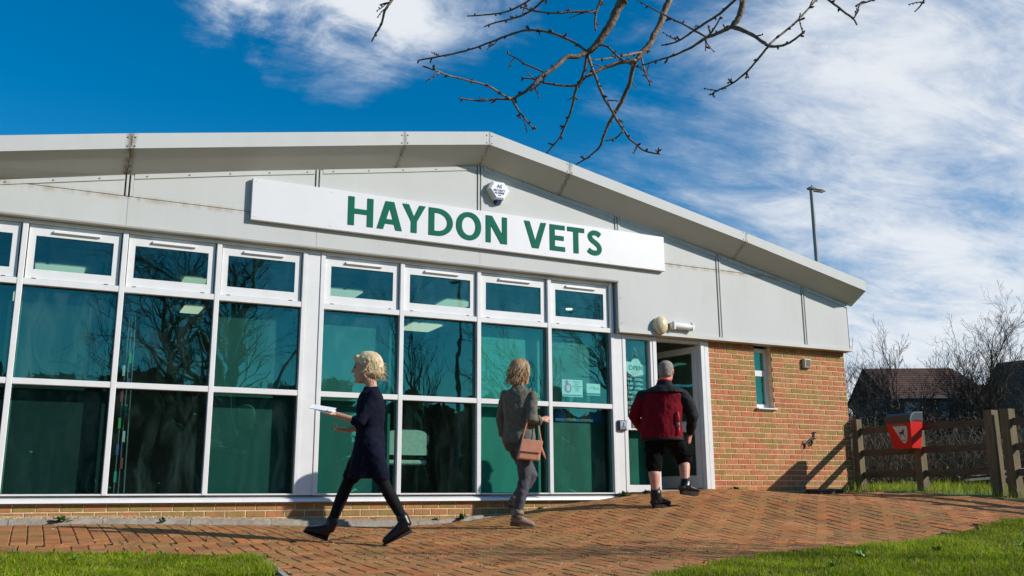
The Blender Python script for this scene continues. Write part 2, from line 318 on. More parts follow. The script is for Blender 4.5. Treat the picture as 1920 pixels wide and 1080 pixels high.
# ---------------------------------------------------------------- the clinic
def add_text(s,size,centre,mat,parent,name='lettering',align='CENTER',depth=.0012,bold=.0,normal='-y',rotz=0.0,rx=math.pi/2):
    cu=bpy.data.curves.new(name,'FONT'); cu.body=s; cu.size=size; cu.align_x=align; cu.align_y='CENTER'; cu.extrude=depth; cu.offset=bold; cu.resolution_u=3
    tmp=bpy.data.objects.new('tmp',cu); COL.objects.link(tmp)
    dg=bpy.context.evaluated_depsgraph_get(); dg.update(); me=bpy.data.meshes.new_from_object(tmp.evaluated_get(dg)); bpy.data.objects.remove(tmp); me.materials.clear(); me.materials.append(mat)
    me.transform(Matrix.Rotation(rotz,4,'Z')@Matrix.Rotation(rx,4,'X'))
    o=bpy.data.objects.new(name,me); COL.objects.link(o); o.parent=parent; o.location=Vector(centre)-wloc(parent); return o
def shape2d(name,splines,mat,parent,loc,depth=.004):
    # filled outline (holes allowed) in the XZ plane
    cu=bpy.data.curves.new(name,'CURVE'); cu.dimensions='2D'; cu.fill_mode='BOTH'; cu.extrude=depth
    for P in splines:
        sp=cu.splines.new('POLY'); sp.points.add(len(P)-1); sp.use_cyclic_u=True
        for i,(x,y) in enumerate(P): sp.points[i].co=(x,y,0,1)
    tmp=bpy.data.objects.new('tmp',cu); COL.objects.link(tmp); dg=bpy.context.evaluated_depsgraph_get(); dg.update()
    me=bpy.data.meshes.new_from_object(tmp.evaluated_get(dg)); bpy.data.objects.remove(tmp); me.materials.clear(); me.materials.append(mat)
    me.transform(Matrix.Rotation(math.pi/2,4,'X'))
    o=bpy.data.objects.new(name,me); COL.objects.link(o); o.parent=parent; o.location=Vector(loc)-wloc(parent); return o
YP=-.107
ZF=[(-4,3.03),(-1.2,3.562),(1.19,4.018),(3.965,4.493),(5.11,4.285),(7.837,3.734),(10.066,3.235)]
ZT=[(-4,3.19),(-1.2,3.724),(1.19,4.181),(3.965,4.659),(5.11,4.428),(7.837,3.862),(10.066,3.383)]
ZW=[(-4,2.87),(-1.188,3.372),(-.036,3.597),(1.262,3.838),(2.866,4.116),(4.0,4.320),(5.08,4.085),(5.95,3.940),(7.552,3.599),(9.125,3.275),(9.96,3.081)]
zf=lambda x:lerp_pts(ZF,x); zt=lambda x:lerp_pts(ZT,x); zw=lambda x:lerp_pts(ZW,x)
clinic=thing('veterinary_clinic','low gabled clinic in pale grey panels with a long window wall and brick end','building',(4,0,0))
SEAM=3.365; HEAD=3.055; TRIM=2.376
XJ=[-2.1,-.015,1.965,3.975,5.956,7.596,9.119,9.96]
def top_poly(a,b,z0,cap=None,drop=.002):
    xs=sorted({a,b}|{x for x,_ in ZW if a<x<b}); T=[]
    f=lambda x:(zw(x)-drop) if cap is None else min(cap,zw(x)-drop)
    fine=[a+(b-a)*i/24 for i in range(25)]
    xs=sorted(set(xs)|set(fine)); pts=[(x,f(x)) for x in xs if f(x)>z0+.004]
    if len(pts)<2: return None
    P=[(pts[0][0],z0),(pts[-1][0],z0)]
    keep=[pts[-1]]
    for i in range(len(pts)-2,0,-1):
        (x0,y0),(x1,y1),(x2,y2)=pts[i-1],pts[i],pts[i+1]
        if abs((y1-y0)/(x1-x0)-(y2-y1)/(x2-x1))>.01: keep.append(pts[i])
    keep.append(pts[0]); return P+keep
def panel(name,poly,y0=YP,y1=-.075,mat=PANEL):
    m=MB(); m.prism(poly,y0,y1); return m.build(name,mat,clinic)
for i in range(len(XJ)-1):
    a=XJ[i]+(.044 if i>0 else 0); b=XJ[i+1]-(.044 if i<6 else 0)
    p=top_poly(a,b,SEAM+.004)
    if p: panel('gable_panel',p)
    if i<4:
        p=top_poly(XJ[i]+.0015,XJ[i+1]-.0015,HEAD,SEAM-.004); panel('fascia_strip_panel',p,YP-.003)
    else:
        a2=XJ[i]+(.0015 if i==4 else .044)
        p=top_poly(a2,b,TRIM+.046,SEAM-.004); panel('cladding_panel',p)
    if i>0:
        x=XJ[i]; z0=TRIM+.046 if i>4 else SEAM
        z1=zw(x)-.004; m=MB(); m.box(x-.044,x+.044,-.080,-.074,z0,z1); m.build('joint_backing',DARK,clinic)
        for a_,b_ in ((-.030,-.006),(.010,.040)):
            m=MB(); m.bbox(x+a_,x+b_,YP-.010,-.079,z0,z1,.003); m.build('joint_rib',PANEL,clinic)
m=MB(); m.box(-1.2,8.62,YP+.012,-.076,SEAM-.004,SEAM+.004); m.build('panel_seam',RUST,clinic)
# screwed verge trim, fascia and soffit pieces
FX=[-2.75,-.048,2.88,3.965,5.085,7.86,10.066]
rv=MB()
def rivet(x,y,z,r=.0105,d=(0,-1,0)):
    dv=Vector(d); rv.tube([(x,y,z),Vector((x,y,z))+dv*.008],[r,r*.6],6)
for i in range(6):
    a,b=FX[i]+.002,FX[i+1]-.002
    m=MB(); m.prism([(a,zf(a)),(b,zf(b)),(b,zt(b)),(a,zt(a))],-.409,-.395); m.build('fascia_panel',PANELF,clinic)
    m=MB(); m.hexa([(a,-.397,zf(a)+.001),(b,-.397,zf(b)+.001),(b,-.098,zw(b)+.001),(a,-.098,zw(a)+.001),(a,-.397,zf(a)+.012),(b,-.397,zf(b)+.012),(b,-.098,zw(b)+.012),(a,-.098,zw(a)+.012)]); m.build('soffit_panel',PANELF,clinic)
    if i>0:
        for s in (-.035,.035):
            x=FX[i]+s
            for q in (.025,.12): rivet(x,-.409,zf(x)+q)
            for q in (.15,.5,.85):
                rivet(x,-.397+.3*q,zf(x)+(zw(x)-zf(x))*q,.0085,(0,.4,-1))
        m=MB(); x=FX[i]; m.box(x-.005,x+.005,-.4055,-.394,zf(x)+.002,zt(x)-.004); m.build('joint_gap',DARK,clinic)
        m=MB(); m.hexa([(x-.006,-.396,zf(x)+.004),(x+.006,-.396,zf(x)+.004),(x+.006,-.1,zw(x)+.004),(x-.006,-.1,zw(x)+.004),(x-.006,-.396,zf(x)+.010),(x+.006,-.396,zf(x)+.010),(x+.006,-.1,zw(x)+.010),(x-.006,-.1,zw(x)+.010)]); m.build('joint_gap',DARK,clinic)
for i in range(len(XJ)-1):
    a=XJ[i]+(.046 if i>0 else 0); b=XJ[i+1]-(.046 if i<6 else .0)
    xs=[a]+[x for x,_ in ZW if a<x<b]+[b]; P=[(x,zw(x)-.052) for x in xs]+[(x,zw(x)-.003) for x in reversed(xs)]
    m=MB(); m.prism(P,YP-.012,YP+.002); m.build('verge_trim',PANEL,clinic)
    k=a+.12
    while k<b: rivet(k,YP-.012,zw(k)-.028,.0095); k+=.42
for z in (2.50,2.83): rivet(5.99,YP,z,.007)
rv.build('rivets',SCREW,clinic,kind='stuff')
m=MB(); m.prism([(-2.75,zt(-2.75)-.05),(3.965,4.61),(10.06,zt(10.06)-.05),(10.06,zt(10.06)),(3.965,4.659),(-2.75,zt(-2.75))],-.396,12.3); m.build('roof',PANELD,clinic)
m=MB(); m.hexa([(10.052,-.396,3.236),(10.066,-.396,3.233),(10.066,12.3,3.233),(10.052,12.3,3.236),(10.052,-.396,3.335),(10.066,-.396,3.333),(10.066,12.3,3.333),(10.052,12.3,3.335)]); m.build('end_fascia',PANEL,clinic)
m=MB(); m.hexa([(9.945,-.1,3.075),(10.052,-.394,3.234),(10.052,12.3,3.234),(9.945,12.3,3.075),(9.945,-.1,3.085),(10.052,-.394,3.243),(10.052,12.3,3.243),(9.945,12.3,3.085)]); m.build('end_soffit',PANEL,clinic)
# drip flashings, return and backing
m=MB(); m.hexa([(-2.1,-.112,3.036),(5.945,-.112,3.036),(5.945,.0,3.030),(-2.1,.0,3.030),(-2.1,-.118,3.054),(5.945,-.118,3.054),(5.945,.0,3.054),(-2.1,.0,3.054)]); m.build('drip_flashing',PANELD,clinic)
m=MB(); m.hexa([(5.940,-.128,TRIM),(9.985,-.128,TRIM),(9.985,.03,TRIM-.006),(5.940,.03,TRIM-.006),(5.940,-.1275,TRIM+.044),(9.985,-.1275,TRIM+.044),(9.985,.03,TRIM+.044),(5.940,.03,TRIM+.044)]); m.build('drip_flashing',PANELD,clinic)
m=MB(); m.box(5.943,5.956,YP+.001,.02,TRIM+.046,3.029); m.build('cladding_return',PANEL,clinic)
P=[(-2.1,3.058),(5.957,3.058),(5.957,TRIM+.046),(9.95,TRIM+.046)]+[(x,z+.01) for x,z in reversed(ZW) if -2.1<x<9.95]+[(-2.1,zw(-2.1)+.01)]
bm_=MB(); bm_.prism(P,-.073,.12); bm_.build('gable_core',PANELD,clinic,fix=True)
m=MB(); m.box(9.95,9.962,YP,11.9,TRIM+.046,3.07); m.box(9.70,9.938,.25,11.9,-.2,TRIM-.01); m.build('end_wall',PANEL,clinic)
m=MB(); m.box(-2.1,9.9,11.9,12.1,-.2,3.1); m.box(-2.15,-1.98,.0,11.9,-.2,3.0); m.build('rear_wall',BRICK,clinic)
# brick end wall and plinth, brick by brick
wall=MB(); wall.box(7.440,8.232,.0022,.25,-.1,TRIM-.008); wall.box(8.548,9.932,.0022,.25,-.1,TRIM-.008); wall.box(8.2325,8.5475,.0024,.25,-.1,1.475)
wall=wall.build('brick_wall',MORTAR,clinic)
plinth=MB(); plinth.box(-2.1,6.52,.0025,.12,-.2,.2705); plinth=plinth.build('plinth',MORTAR,clinic)
BP,BH,BJ=.2035,.0712,.0095
bricks=[]
row=0; z=TRIM-.075
while z>.22:
    x=7.442-(BP/2 if row%2 else 0)
    while x<9.925:
        a=max(7.442,x); b=min(9.93,x+BP-BJ)
        if z+BH>1.475 and z<2.4:
            segs=[]
            if a<8.232: segs.append((a,min(b,8.232)))
            if b>8.548: segs.append((max(a,8.548),b))
        else: segs=[(a,b)]
        for s,e in segs:
            if e-s>.02: bricks.append((wall,s,e,z,z+BH-BJ))
        x+=BP
    z-=BH; row+=1
row=0; z=.2705-.0737
while z>-.08:
    x=-1.6-(.1 if row%2 else 0)
    while x<6.4:
        if z+.064>H(x,-.1)-.01 : bricks.append((plinth,x,min(x+.205-.010,6.5),z,z+.064))
        x+=.205
    z-=.0737; row+=1
bricks.sort(key=lambda b:(Vector(((b[1]+b[2])/2,0,b[3]))-CAM).length*(.6 if b[0] is plinth else 1))
meshes={}
def brick_mesh(wd,ht,var):
    k=(round(wd,3),round(ht,3),var)
    if k not in meshes:
        m=MB(); rr=random.Random(var); j=lambda:rr.uniform(-.0016,.0016); hw,hh=wd/2,ht/2; b=.004
        f=[(-hw+b+j(),-.003,-hh+b+j()),(hw-b+j(),-.003,-hh+b+j()),(hw-b+j(),-.003,hh-b+j()),(-hw+b+j(),-.003,hh-b+j())]
        m.add(f+[(-hw+j()*.5,.001,-hh),(hw+j()*.5,.001,-hh),(hw+j()*.5,.001,hh),(-hw+j()*.5,.001,hh),(-hw,.02,-hh),(hw,.02,-hh),(hw,.02,hh),(-hw,.02,hh)],
              [(0,1,2,3),(0,4,5,1),(1,5,6,2),(2,6,7,3),(3,7,4,0),(4,8,9,5),(5,9,10,6),(6,10,11,7),(7,11,8,4)])
        me=m.mesh('brick'); me.materials.append(BRICK); meshes[k]=me
    return meshes[k]
rest={wall:MB(),plinth:MB()}
for n_,(par,x0,x1,z0,z1) in enumerate(bricks):
    c=Vector(((x0+x1)/2,random.uniform(-.0008,.0008),(z0+z1)/2))
    me=brick_mesh(x1-x0,z1-z0,n_%5)
    if n_<298:
        o=bpy.data.objects.new('brick',me); COL.objects.link(o); o.parent=par; o.location=c-wloc(par); o.rotation_euler.y=random.uniform(-.004,.004)
    else:
        mb=rest[par]; mb.add([tuple(Vector(v.co)+c) for v in me.vertices],[tuple(p.vertices) for p in me.polygons])
for par,mb in rest.items():
    if mb.v: mb.build('far_bricks',BRICK,par,kind='stuff')
# soldier bricks under the small window
for k in range(4):
    pass
# ------------------------------------------------ window wall
mull=[(-1.877,-1.823),(-.950,-.896),(-.027,.027),(.913,.967),(1.845,1.897),(2.047,2.100),(2.991,3.045),(3.972,4.026),(4.938,4.992),(5.857,5.908)]
for a,b in mull:
    m=MB(); m.bbox(a,b,-.040,.06,.345,3.029,.005); m.build('mullion',UPVC,clinic)
for a,b in ((1.897,2.047),(5.908,6.030)):
    m=MB(); m.bbox(a+.0008,b-.0008,-.030,.06,.345,3.029 if a<3 else TRIM-.008,.004); m.build('corner_post',UPVC,clinic)
m=MB(); m.bbox(6.030,6.084,-.036,.06,.36,TRIM-.008,.005); m.build('mullion',UPVC,clinic)
bays=[(-1.823,-.950,1),(-.896,-.027,1),(.027,.913,0),(.967,1.845,3),(2.100,2.991,4),(3.045,3.972,0),(4.026,4.938,5),(4.992,5.857,2)]
m=MB(); m.hexa([(-2.1,-.060,.276),(6.085,-.060,.276),(6.085,.06,.280),(-2.1,.06,.280),(-2.1,-.050,.305),(6.085,-.050,.305),(6.085,.06,.344),(-2.1,.06,.344)]); m.build('window_sill',UPVC,clinic)
BOARD2=M('poster_backing_film',(.020,.17,.125),.6,col2=(.008,.07,.05),scale=3.2,stretch=(2.2,1,.6),lo=.3,hi=.7)
for a,b,bd in bays:
    for z0,z1,y0 in ((1.395,1.455,-.036),(2.370,2.432,-.036),(2.993,3.029,-.034)):
        m=MB(); m.bbox(a-.0005,b+.0005,y0,.05,z0,z1,.004); m.build('transom',UPVC,clinic)
    m=MB(); m.bbox(a-.0005,b+.0005,-.034,.05,.345,.362,.004); m.build('transom',UPVC,clinic)
    for z0,z1 in ((.362,1.395),(1.455,2.370)):
        m=MB(); m.box(a,b,.028,.034,z0,z1); m.build('window_pane',GLASS,clinic)
        m=MB()
        for q in ((a,b,z0,z0+.006),(a,b,z1-.006,z1),(a,a+.006,z0+.0065,z1-.0065),(b-.006,b,z0+.0065,z1-.0065)): m.box(q[0]+.0004,q[1]-.0004,.016,.027,q[2]+.0004,q[3]-.0004)
        m.build('gasket',DARK,clinic)
    # opening top light
    s0,s1,t0,t1=a+.010,b-.012,2.440,2.988; fw=.066
    m=MB(); y0,y1=-.006,.045
    for q in ((s0,s1,t0,t0+.094),(s0,s1,t1-.112,t1),(s0,s0+fw,t0+.094,t1-.112),(s1-fw,s1,t0+.094,t1-.112)): m.box(q[0],q[1],y0,y1,q[2],q[3])
    cs=m.build('casement',UPVC,clinic)
    m=MB(); m.box(s0+fw,s1-fw,.012,.018,t0+.094,t1-.112); m.build('pane',GLASSC,cs)
    xc=(s0+s1)/2+.01; m=MB(); m.hexa([(xc-.215,-.034,2.918),(xc+.215,-.034,2.918),(xc+.215,-.006,2.908),(xc-.215,-.006,2.908),(xc-.212,-.028,2.940),(xc+.212,-.028,2.940),(xc+.212,-.006,2.944),(xc-.212,-.006,2.944)]); m.build('trickle_vent',UPVC,cs)
    m=MB(); m.box(s0+.06,s0+.10,-.0375,-.0355,2.4325,2.4395); m.box(s1-.13,s1-.09,-.0375,-.0355,2.4325,2.4395); m.build('drain_cap',DARK,cs)
    if bd:
        m=MB(); m.box(a+.012,b-.022,.150,.156,.36,2.350); m.build('window_blind',BOARD2 if bd==2 else BOARDS[0 if bd==1 else bd-2],clinic)
        m=MB(); m.box(a-.004,a+.0118,.148,.158,.36,2.350); m.build('blind_edge_glow',BOARDLEAK,clinic)  # strip painted as the glow along the blind's left side
# sidelight, door and posts
m=MB(); m.box(6.084,6.465,.028,.034,1.300,2.318); m.build('window_pane',GLASS,clinic)
m=MB(); m.box(6.084,6.465,.028,.034,.455,1.140); m.build('window_pane',GLASS,clinic)
for z0,z1 in ((.365,.455),(1.140,1.300),(2.318,2.368)):
    m=MB(); m.bbox(6.0845,6.4645,-.030,.05,z0,z1,.004); m.build('transom',UPVC,clinic)
m=MB(); m.bbox(6.15,6.40,-.052,-.0305,1.175,1.275,.006); m.build('letter_plate',UPVC,clinic)
m=MB(); m.box(6.10,6.455,.10,.106,.40,1.2); m.build('window_blind',BOARD2,clinic)
m=MB(); m.bbox(6.465,6.505,-.030,.06,.37,2.368,.004); m.build('door_frame',UPVC,clinic)
m=MB(); m.bbox(6.5055,6.566,-.036,.10,.37,2.368,.004); m.build('door_frame',UPVC,clinic)
m=MB(); m.bbox(7.290,7.352,-.030,.10,.37,2.368,.004); m.build('door_frame',UPVC,clinic)
m=MB(); m.bbox(7.353,7.438,-.020,.10,.35,2.368,.012); m.build('corner_post',UPVC,clinic)
m=MB(); m.box(6.5665,7.2895,.0,.10,2.325,2.368); m.build('door_frame',UPVC2,clinic)
m=MB(); m.box(6.40,7.40,-.06,.14,.365,.395); m.build('door_threshold',CONC,clinic)
ang=R(79); hx,hy=7.283,.045
def leaf(x,y,z):   # x: from hinge along the leaf, y: thickness
    return (hx-x*math.cos(ang)-y*math.sin(ang), hy+x*math.sin(ang)-y*math.cos(ang), z)
def lbox(mb,x0,x1,z0,z1,t0=-.022,t1=.022):
    mb.hexa([leaf(x0,t1,z0),leaf(x1,t1,z0),leaf(x1,t0,z0),leaf(x0,t0,z0),leaf(x0,t1,z1),leaf(x1,t1,z1),leaf(x1,t0,z1),leaf(x0,t0,z1)])
m=MB()
for q in ((0,.085,.42,2.30),(.765,.85,.42,2.30),(.085,.765,.42,.58),(.085,.765,2.215,2.30),(.085,.765,1.16,1.30)): lbox(m,*q)
door=m.build('entrance_door',UPVC2,clinic,fix=True)
for z0,z1 in ((.58,1.16),(1.30,2.215)):
    m=MB(); lbox(m,.085,.765,z0,z1,-.004,.004); m.build('pane',GLASS,door,fix=True)
m=MB(); m.tube([leaf(.80,.03,1.05),leaf(.80,.07,1.05),leaf(.80,.07,1.42),leaf(.80,.03,1.42)],.012,8); m.build('handle',UPVC2,door)
# small window in the brick wall
m=MB()
for q in ((8.235,8.545,1.500,1.560),(8.235,8.545,2.290,2.345),(8.235,8.285,1.5605,2.2895),(8.495,8.545,1.5605,2.2895),(8.2855,8.4945,1.955,2.035)): m.box(q[0],q[1],.095,.15,q[2],q[3])
sw=m.build('small_window',UPVC,clinic)
for z0,z1 in ((1.56,1.955),(2.035,2.29)):
    m=MB(); m.box(8.285,8.495,.118,.124,z0,z1); m.build('pane',GLASS,sw)
m=MB(); m.box(8.2,8.6,.22,.226,1.4,2.4); m.build('window_blind',BOARD,sw)
m=MB(); m.bbox(8.215,8.565,-.050,.14,1.477,1.4995,.006); m.build('sill',UPVC,sw)
# interior
CARPET=M('carpet',(.06,.065,.07),.95,var=.3,scale=30); INW=M('plaster_wall',(.34,.30,.24),.8,var=.12); CEIL=M('ceiling_tile',(.42,.43,.42),.9,var=.1,scale=20); LAMP=emit_mat('ceiling_lamp',(1.0,.93,.70),.75)
m=MB(); m.box(-1.98,9.7,.13,6.6,.28,.335); m.build('floor',CARPET,clinic)
m=MB(); m.box(-1.98,9.7,.13,6.6,3.060,3.10); m.build('ceiling',CEIL,clinic)
m=MB()
for k in range(20): m.box(-1.9+.6*k-.012,-1.9+.6*k+.012,.14,6.59,3.050,3.0595)
for k in range(10): m.box(-1.95,9.69,.5+.6*k-.012,.5+.6*k+.012,3.0482,3.0498)
m.build('ceiling_grid',DARK,clinic,kind='stuff')
m=MB(); m.box(-1.98,9.7,6.6,6.7,.28,3.1); m.box(6.02,6.06,1.6,6.6,.335,3.05); m.box(7.50,7.56,.26,6.6,.335,3.05); m.build('inner_wall',INW,clinic)
for cx,cy,hx_,hy_ in ((4.85,4.12,.25,.32),(2.93,2.14,.22,.24),(4.6,2.14,.22,.24),(-.56,2.25,.27,.22),(1.0,2.2,.14,.18),(1.25,4.16,.13,.24),(-1.3,4.2,.27,.27)):
    m=MB(); m.box(cx-hx_,cx+hx_,cy-hy_,cy+hy_,3.030,3.047); m.build('ceiling_light',LAMP,clinic)
m=MB(); m.tube([(6.32,1.81,3.060),(6.32,1.81,3.045)],.05,12); m.build('downlight',emit_mat('downlight_lamp',(1,.8,.5),3),clinic)
# ---------------------------------------------------------------- sign with its lettering
sign=thing('sign_board','long white sign board reading HAYDON VETS in green capitals across the gable','sign',(3.94,-.165,3.25))
m=MB(); m.bbox(1.222,6.66,-.166,-.1185,3.248,3.722,.005)
for i,v in enumerate(m.v):   # the board sits a hair out of level
    x,y,z=v; m.v[i]=(x,y,z+.014-(x-1.222)/5.44*.024)
m.build('board',SIGNW,sign)
m=MB()
for x in (1.6,2.9,4.2,5.5,6.4): m.box(x-.03,x+.03,-.118,-.1105,3.30,3.68)
m.build('fixing_rail',SCREW,sign)
m=MB()
for x in (1.26,2.1,3.0,3.94,4.85,5.8,6.62):
    for z_ in (3.285,3.685):
        zz=z_+.014-(x-1.222)/5.44*.024; m.tube([(x,-.1655,zz),(x,-.1685,zz)],[.007,.005],8)
m.build('sign_screws',M('screw_cap',(.50,.50,.50),.4),sign,kind='stuff')
m=MB()
m.box(3.985,3.988,-.1664,-.1655,3.262,3.716); m.build('board_joint',PANELD,sign)
def catmull(P,n=8):
    out=[]
    for i in range(len(P)-1):
        p0=P[max(i-1,0)];p1=P[i];p2=P[i+1];p3=P[min(i+2,len(P)-1)]
        for k in range(n):
            t=k/n; out.append(tuple(.5*((2*p1[j])+(-p0[j]+p2[j])*t+(2*p0[j]-5*p1[j]+4*p2[j]-p3[j])*t*t+(-p0[j]+3*p1[j]-3*p2[j]+p3[j])*t**3) for j in (0,1)))
    out.append(P[-1]); return out
def ell(cx,cy,rx,ry,e=2.0,n=40,a0=0,a1=2*math.pi):
    o=[]
    for k in range(n):
        t=a0+(a1-a0)*k/n; c,s=math.cos(t),math.sin(t); o.append((cx+rx*math.copysign(abs(c)**(2/e),c),cy+ry*math.copysign(abs(s)**(2/e),s)))
    return o
def glyph(ch,w,h):
    s=.071; b=.058
    if ch=='H': return [[(0,0),(s,0),(s,h/2-b/2),(w-s,h/2-b/2),(w-s,0),(w,0),(w,h),(w-s,h),(w-s,h/2+b/2),(s,h/2+b/2),(s,h),(0,h)]]
    if ch=='A':
        t=.052; k=(w/2-t)/h; y1,y2=.20*h,.20*h+b*.95; q=s*1.06; ya=(w/2-q)/k
        return [[(0,0),(q,0),(q+k*y1,y1),(w-q-k*y1,y1),(w-q,0),(w,0),(w/2+t,h),(w/2-t,h)],[(q+k*y2,y2),(w/2,min(ya,h*.93)),(w-q-k*y2,y2)]]
    if ch=='Y': return [[(0,h),(s*1.12,h),(w/2,h*.57),(w-s*1.12,h),(w,h),(w/2+s/2,h*.40),(w/2+s/2,0),(w/2-s/2,0),(w/2-s/2,h*.40)]]
    if ch=='V':
        t=.045; k=(w/2-t)/h; q=s*1.06; y=h-(w/2-q)/k; return [[(0,h),(q,h),(w/2,max(y,h*.1)),(w-q,h),(w,h),(w/2+t,0),(w/2-t,0)]]
    if ch=='N': return [[(0,0),(s*.92,0),(s*.92,h*.66),(w-s*1.18,0),(w,0),(w,h),(w-s*.92,h),(w-s*.92,h*.34),(s*1.18,h),(0,h)]]
    if ch=='E': return [[(0,0),(w,0),(w,b),(s,b),(s,h/2-b/2),(w*.92,h/2-b/2),(w*.92,h/2+b/2),(s,h/2+b/2),(s,h-b),(w,h-b),(w,h),(0,h)]]
    if ch=='T': return [[(w/2-s/2,0),(w/2+s/2,0),(w/2+s/2,h-b),(w,h-b),(w,h),(0,h),(0,h-b),(w/2-s/2,h-b)]]
    if ch=='O': return [ell(w/2,h/2,w/2,h/2+.006,2.12),ell(w/2,h/2,w/2-s*1.02,h/2-b+.004,2.05)]
    if ch=='D':
        o=[(0,0)]+[(w*.36+(w*.64)*math.cos(t),h/2+h/2*math.sin(t)) for t in [(-.5+k/26)*math.pi for k in range(27)]]+[(0,h)]
        i=[(s,b)]+[(w*.34+(w*.66-s)*math.cos(t),h/2+(h/2-b)*math.sin(t)) for t in [(-.5+k/26)*math.pi for k in range(27)]]+[(s,h-b)]
        return [o,i]
    if ch=='S':
        C=[(.86,.80),(.70,.872),(.50,.895),(.30,.86),(.19,.745),(.28,.615),(.50,.52),(.73,.405),(.815,.265),(.71,.135),(.48,.10),(.24,.13),(.06,.205)]
        C=catmull([(x*w,y*h) for x,y in C],6); L=[];Rr=[]
        for i,(x,y) in enumerate(C):
            a=C[max(i-1,0)];c=C[min(i+1,len(C)-1)]; d=Vector((c[0]-a[0],c[1]-a[1])).normalized(); n=Vector((-d.y,d.x)); hw=.031 if i in(0,len(C)-1) else .032
            L.append((x+n.x*hw,y+n.y*hw)); Rr.append((x-n.x*hw,y-n.y*hw))
        return [L+Rr[::-1]]
for ch,x0,x1 in (('H',2.303,2.599),('A',2.646,2.950),('Y',2.953,3.243),('D',3.284,3.592),('O',3.637,3.964),('N',4.028,4.314),('V',4.553,4.863),('E',4.915,5.132),('T',5.170,5.418),('S',5.461,5.686)):
    shape2d('letter',glyph(ch,x1-x0,.338),GREEN,sign,(x0,-.1695,3.340-(x0-2.3)*.0015),.003)
# ---------------------------------------------------------------- alarm box
alarm=thing('alarm_box','white hexagonal alarm box with blue base fixed under the roof ridge','alarm box',(4.2,-.11,3.95))
hexp=[(4.105,4.118),(4.265,4.118),(4.340,4.020),(4.262,3.890),(4.145,3.890),(4.050,4.020)]
def scaled(P,k,c): return [(c[0]+(x-c[0])*k,c[1]+(z-c[1])*k) for x,z in P]
ALB=M('alarm_plastic',(.74,.68,.54),.4,var=.08); ALF=M('alarm_face',(.82,.83,.88),.35,var=.03); BLUE=M('strobe_blue',(.008,.035,.13),.15,var=.1); INK=M('blue_ink',(.03,.04,.16),.6,var=0)
def loft2(P,Q,y0,y1):
    n=len(P); return MB().add([(x,y0,z) for x,z in P]+[(x,y1,z) for x,z in Q],[tuple(range(n)),tuple(range(2*n-1,n-1,-1))]+[(i,n+i,n+(i+1)%n,(i+1)%n) for i in range(n)])
cc_=(4.2,4.0); m=loft2(scaled(hexp,.99,cc_),hexp,-.185,YP-.002); m.build('casing',ALB,alarm,fix=True)
m=loft2(scaled(hexp,.80,cc_),scaled(hexp,.985,cc_),-.205,-.1855); m.build('cover',ALF,alarm,fix=True)
m=loft2([(4.165,3.889),(4.245,3.889),(4.235,3.862),(4.185,3.860)],[(4.150,3.889),(4.258,3.889),(4.245,3.846),(4.170,3.842)],-.178,YP-.004); m.build('strobe',BLUE,alarm,fix=True)
add_text('AS',.062,(4.195,-.2065,4.052),INK,alarm,bold=.001); add_text('SECURITY',.036,(4.195,-.2065,4.000),INK,alarm,bold=.0005); add_text('ALARMS',.036,(4.195,-.2065,3.968),INK,alarm,bold=.0005)
add_text('01305',.018,(4.198,-.2065,3.938),INK,alarm)
m=MB(); m.ball((4.125,-.186,3.925),.006,.004,.006,8,4); m.ball((4.285,-.186,3.925),.006,.004,.006,8,4); m.build('screw',SCREW,alarm)
# ---------------------------------------------------------------- lights over the door
OPAL=M('yellowed_opal',(.72,.60,.36),.22,var=.16,scale=9,spec=.6,coat=.4); OPALW=M('opal_diffuser',(.80,.80,.78),.2,var=.04,coat=.3)
gl=thing('globe_light','round yellowed globe lamp on the cladding above the entrance door','wall light',(6.567,-.11,2.50))
m=MB(); m.tube([(6.567,-.108,2.505),(6.567,-.138,2.505)],[.104,.104],28); m.build('base',ALB,gl,smooth=False)
m=MB(); m.ball((6.567,-.150,2.505),.101,.072,.122,28,16); m.build('globe',OPAL,gl,smooth=True)
m=MB(); m.tube([(6.567,-.139,2.505),(6.567,-.150,2.505)],[.110,.108],28); m.build('rim',OPAL,gl)
fl=thing('bulkhead_light','white tubular bulkhead lamp beside the round globe over the door','wall light',(6.9,-.11,2.52))
m=MB(); m.bbox(6.745,7.060,-.135,YP-.001,2.470,2.560,.01); m.build('housing',UPVC2,fl)
m=MB(); m.limb([(6.762,-.150,2.515),(7.062,-.150,2.515)],[.044,.044],14); m.build('diffuser',OPALW,fl,smooth=True)
m=MB(); m.box(6.752,6.772,-.196,-.1355,2.462,2.570); m.box(7.050,7.068,-.196,-.1355,2.462,2.570); m.build('end_cap',UPVC,fl)
m=MB(); m.tube([(6.69,-.125,2.545),(6.745,-.125,2.535)],.014,8); m.tube([(6.70,-.125,2.505),(6.745,-.125,2.51)],.010,8); m.build('bracket',SCREW,fl)
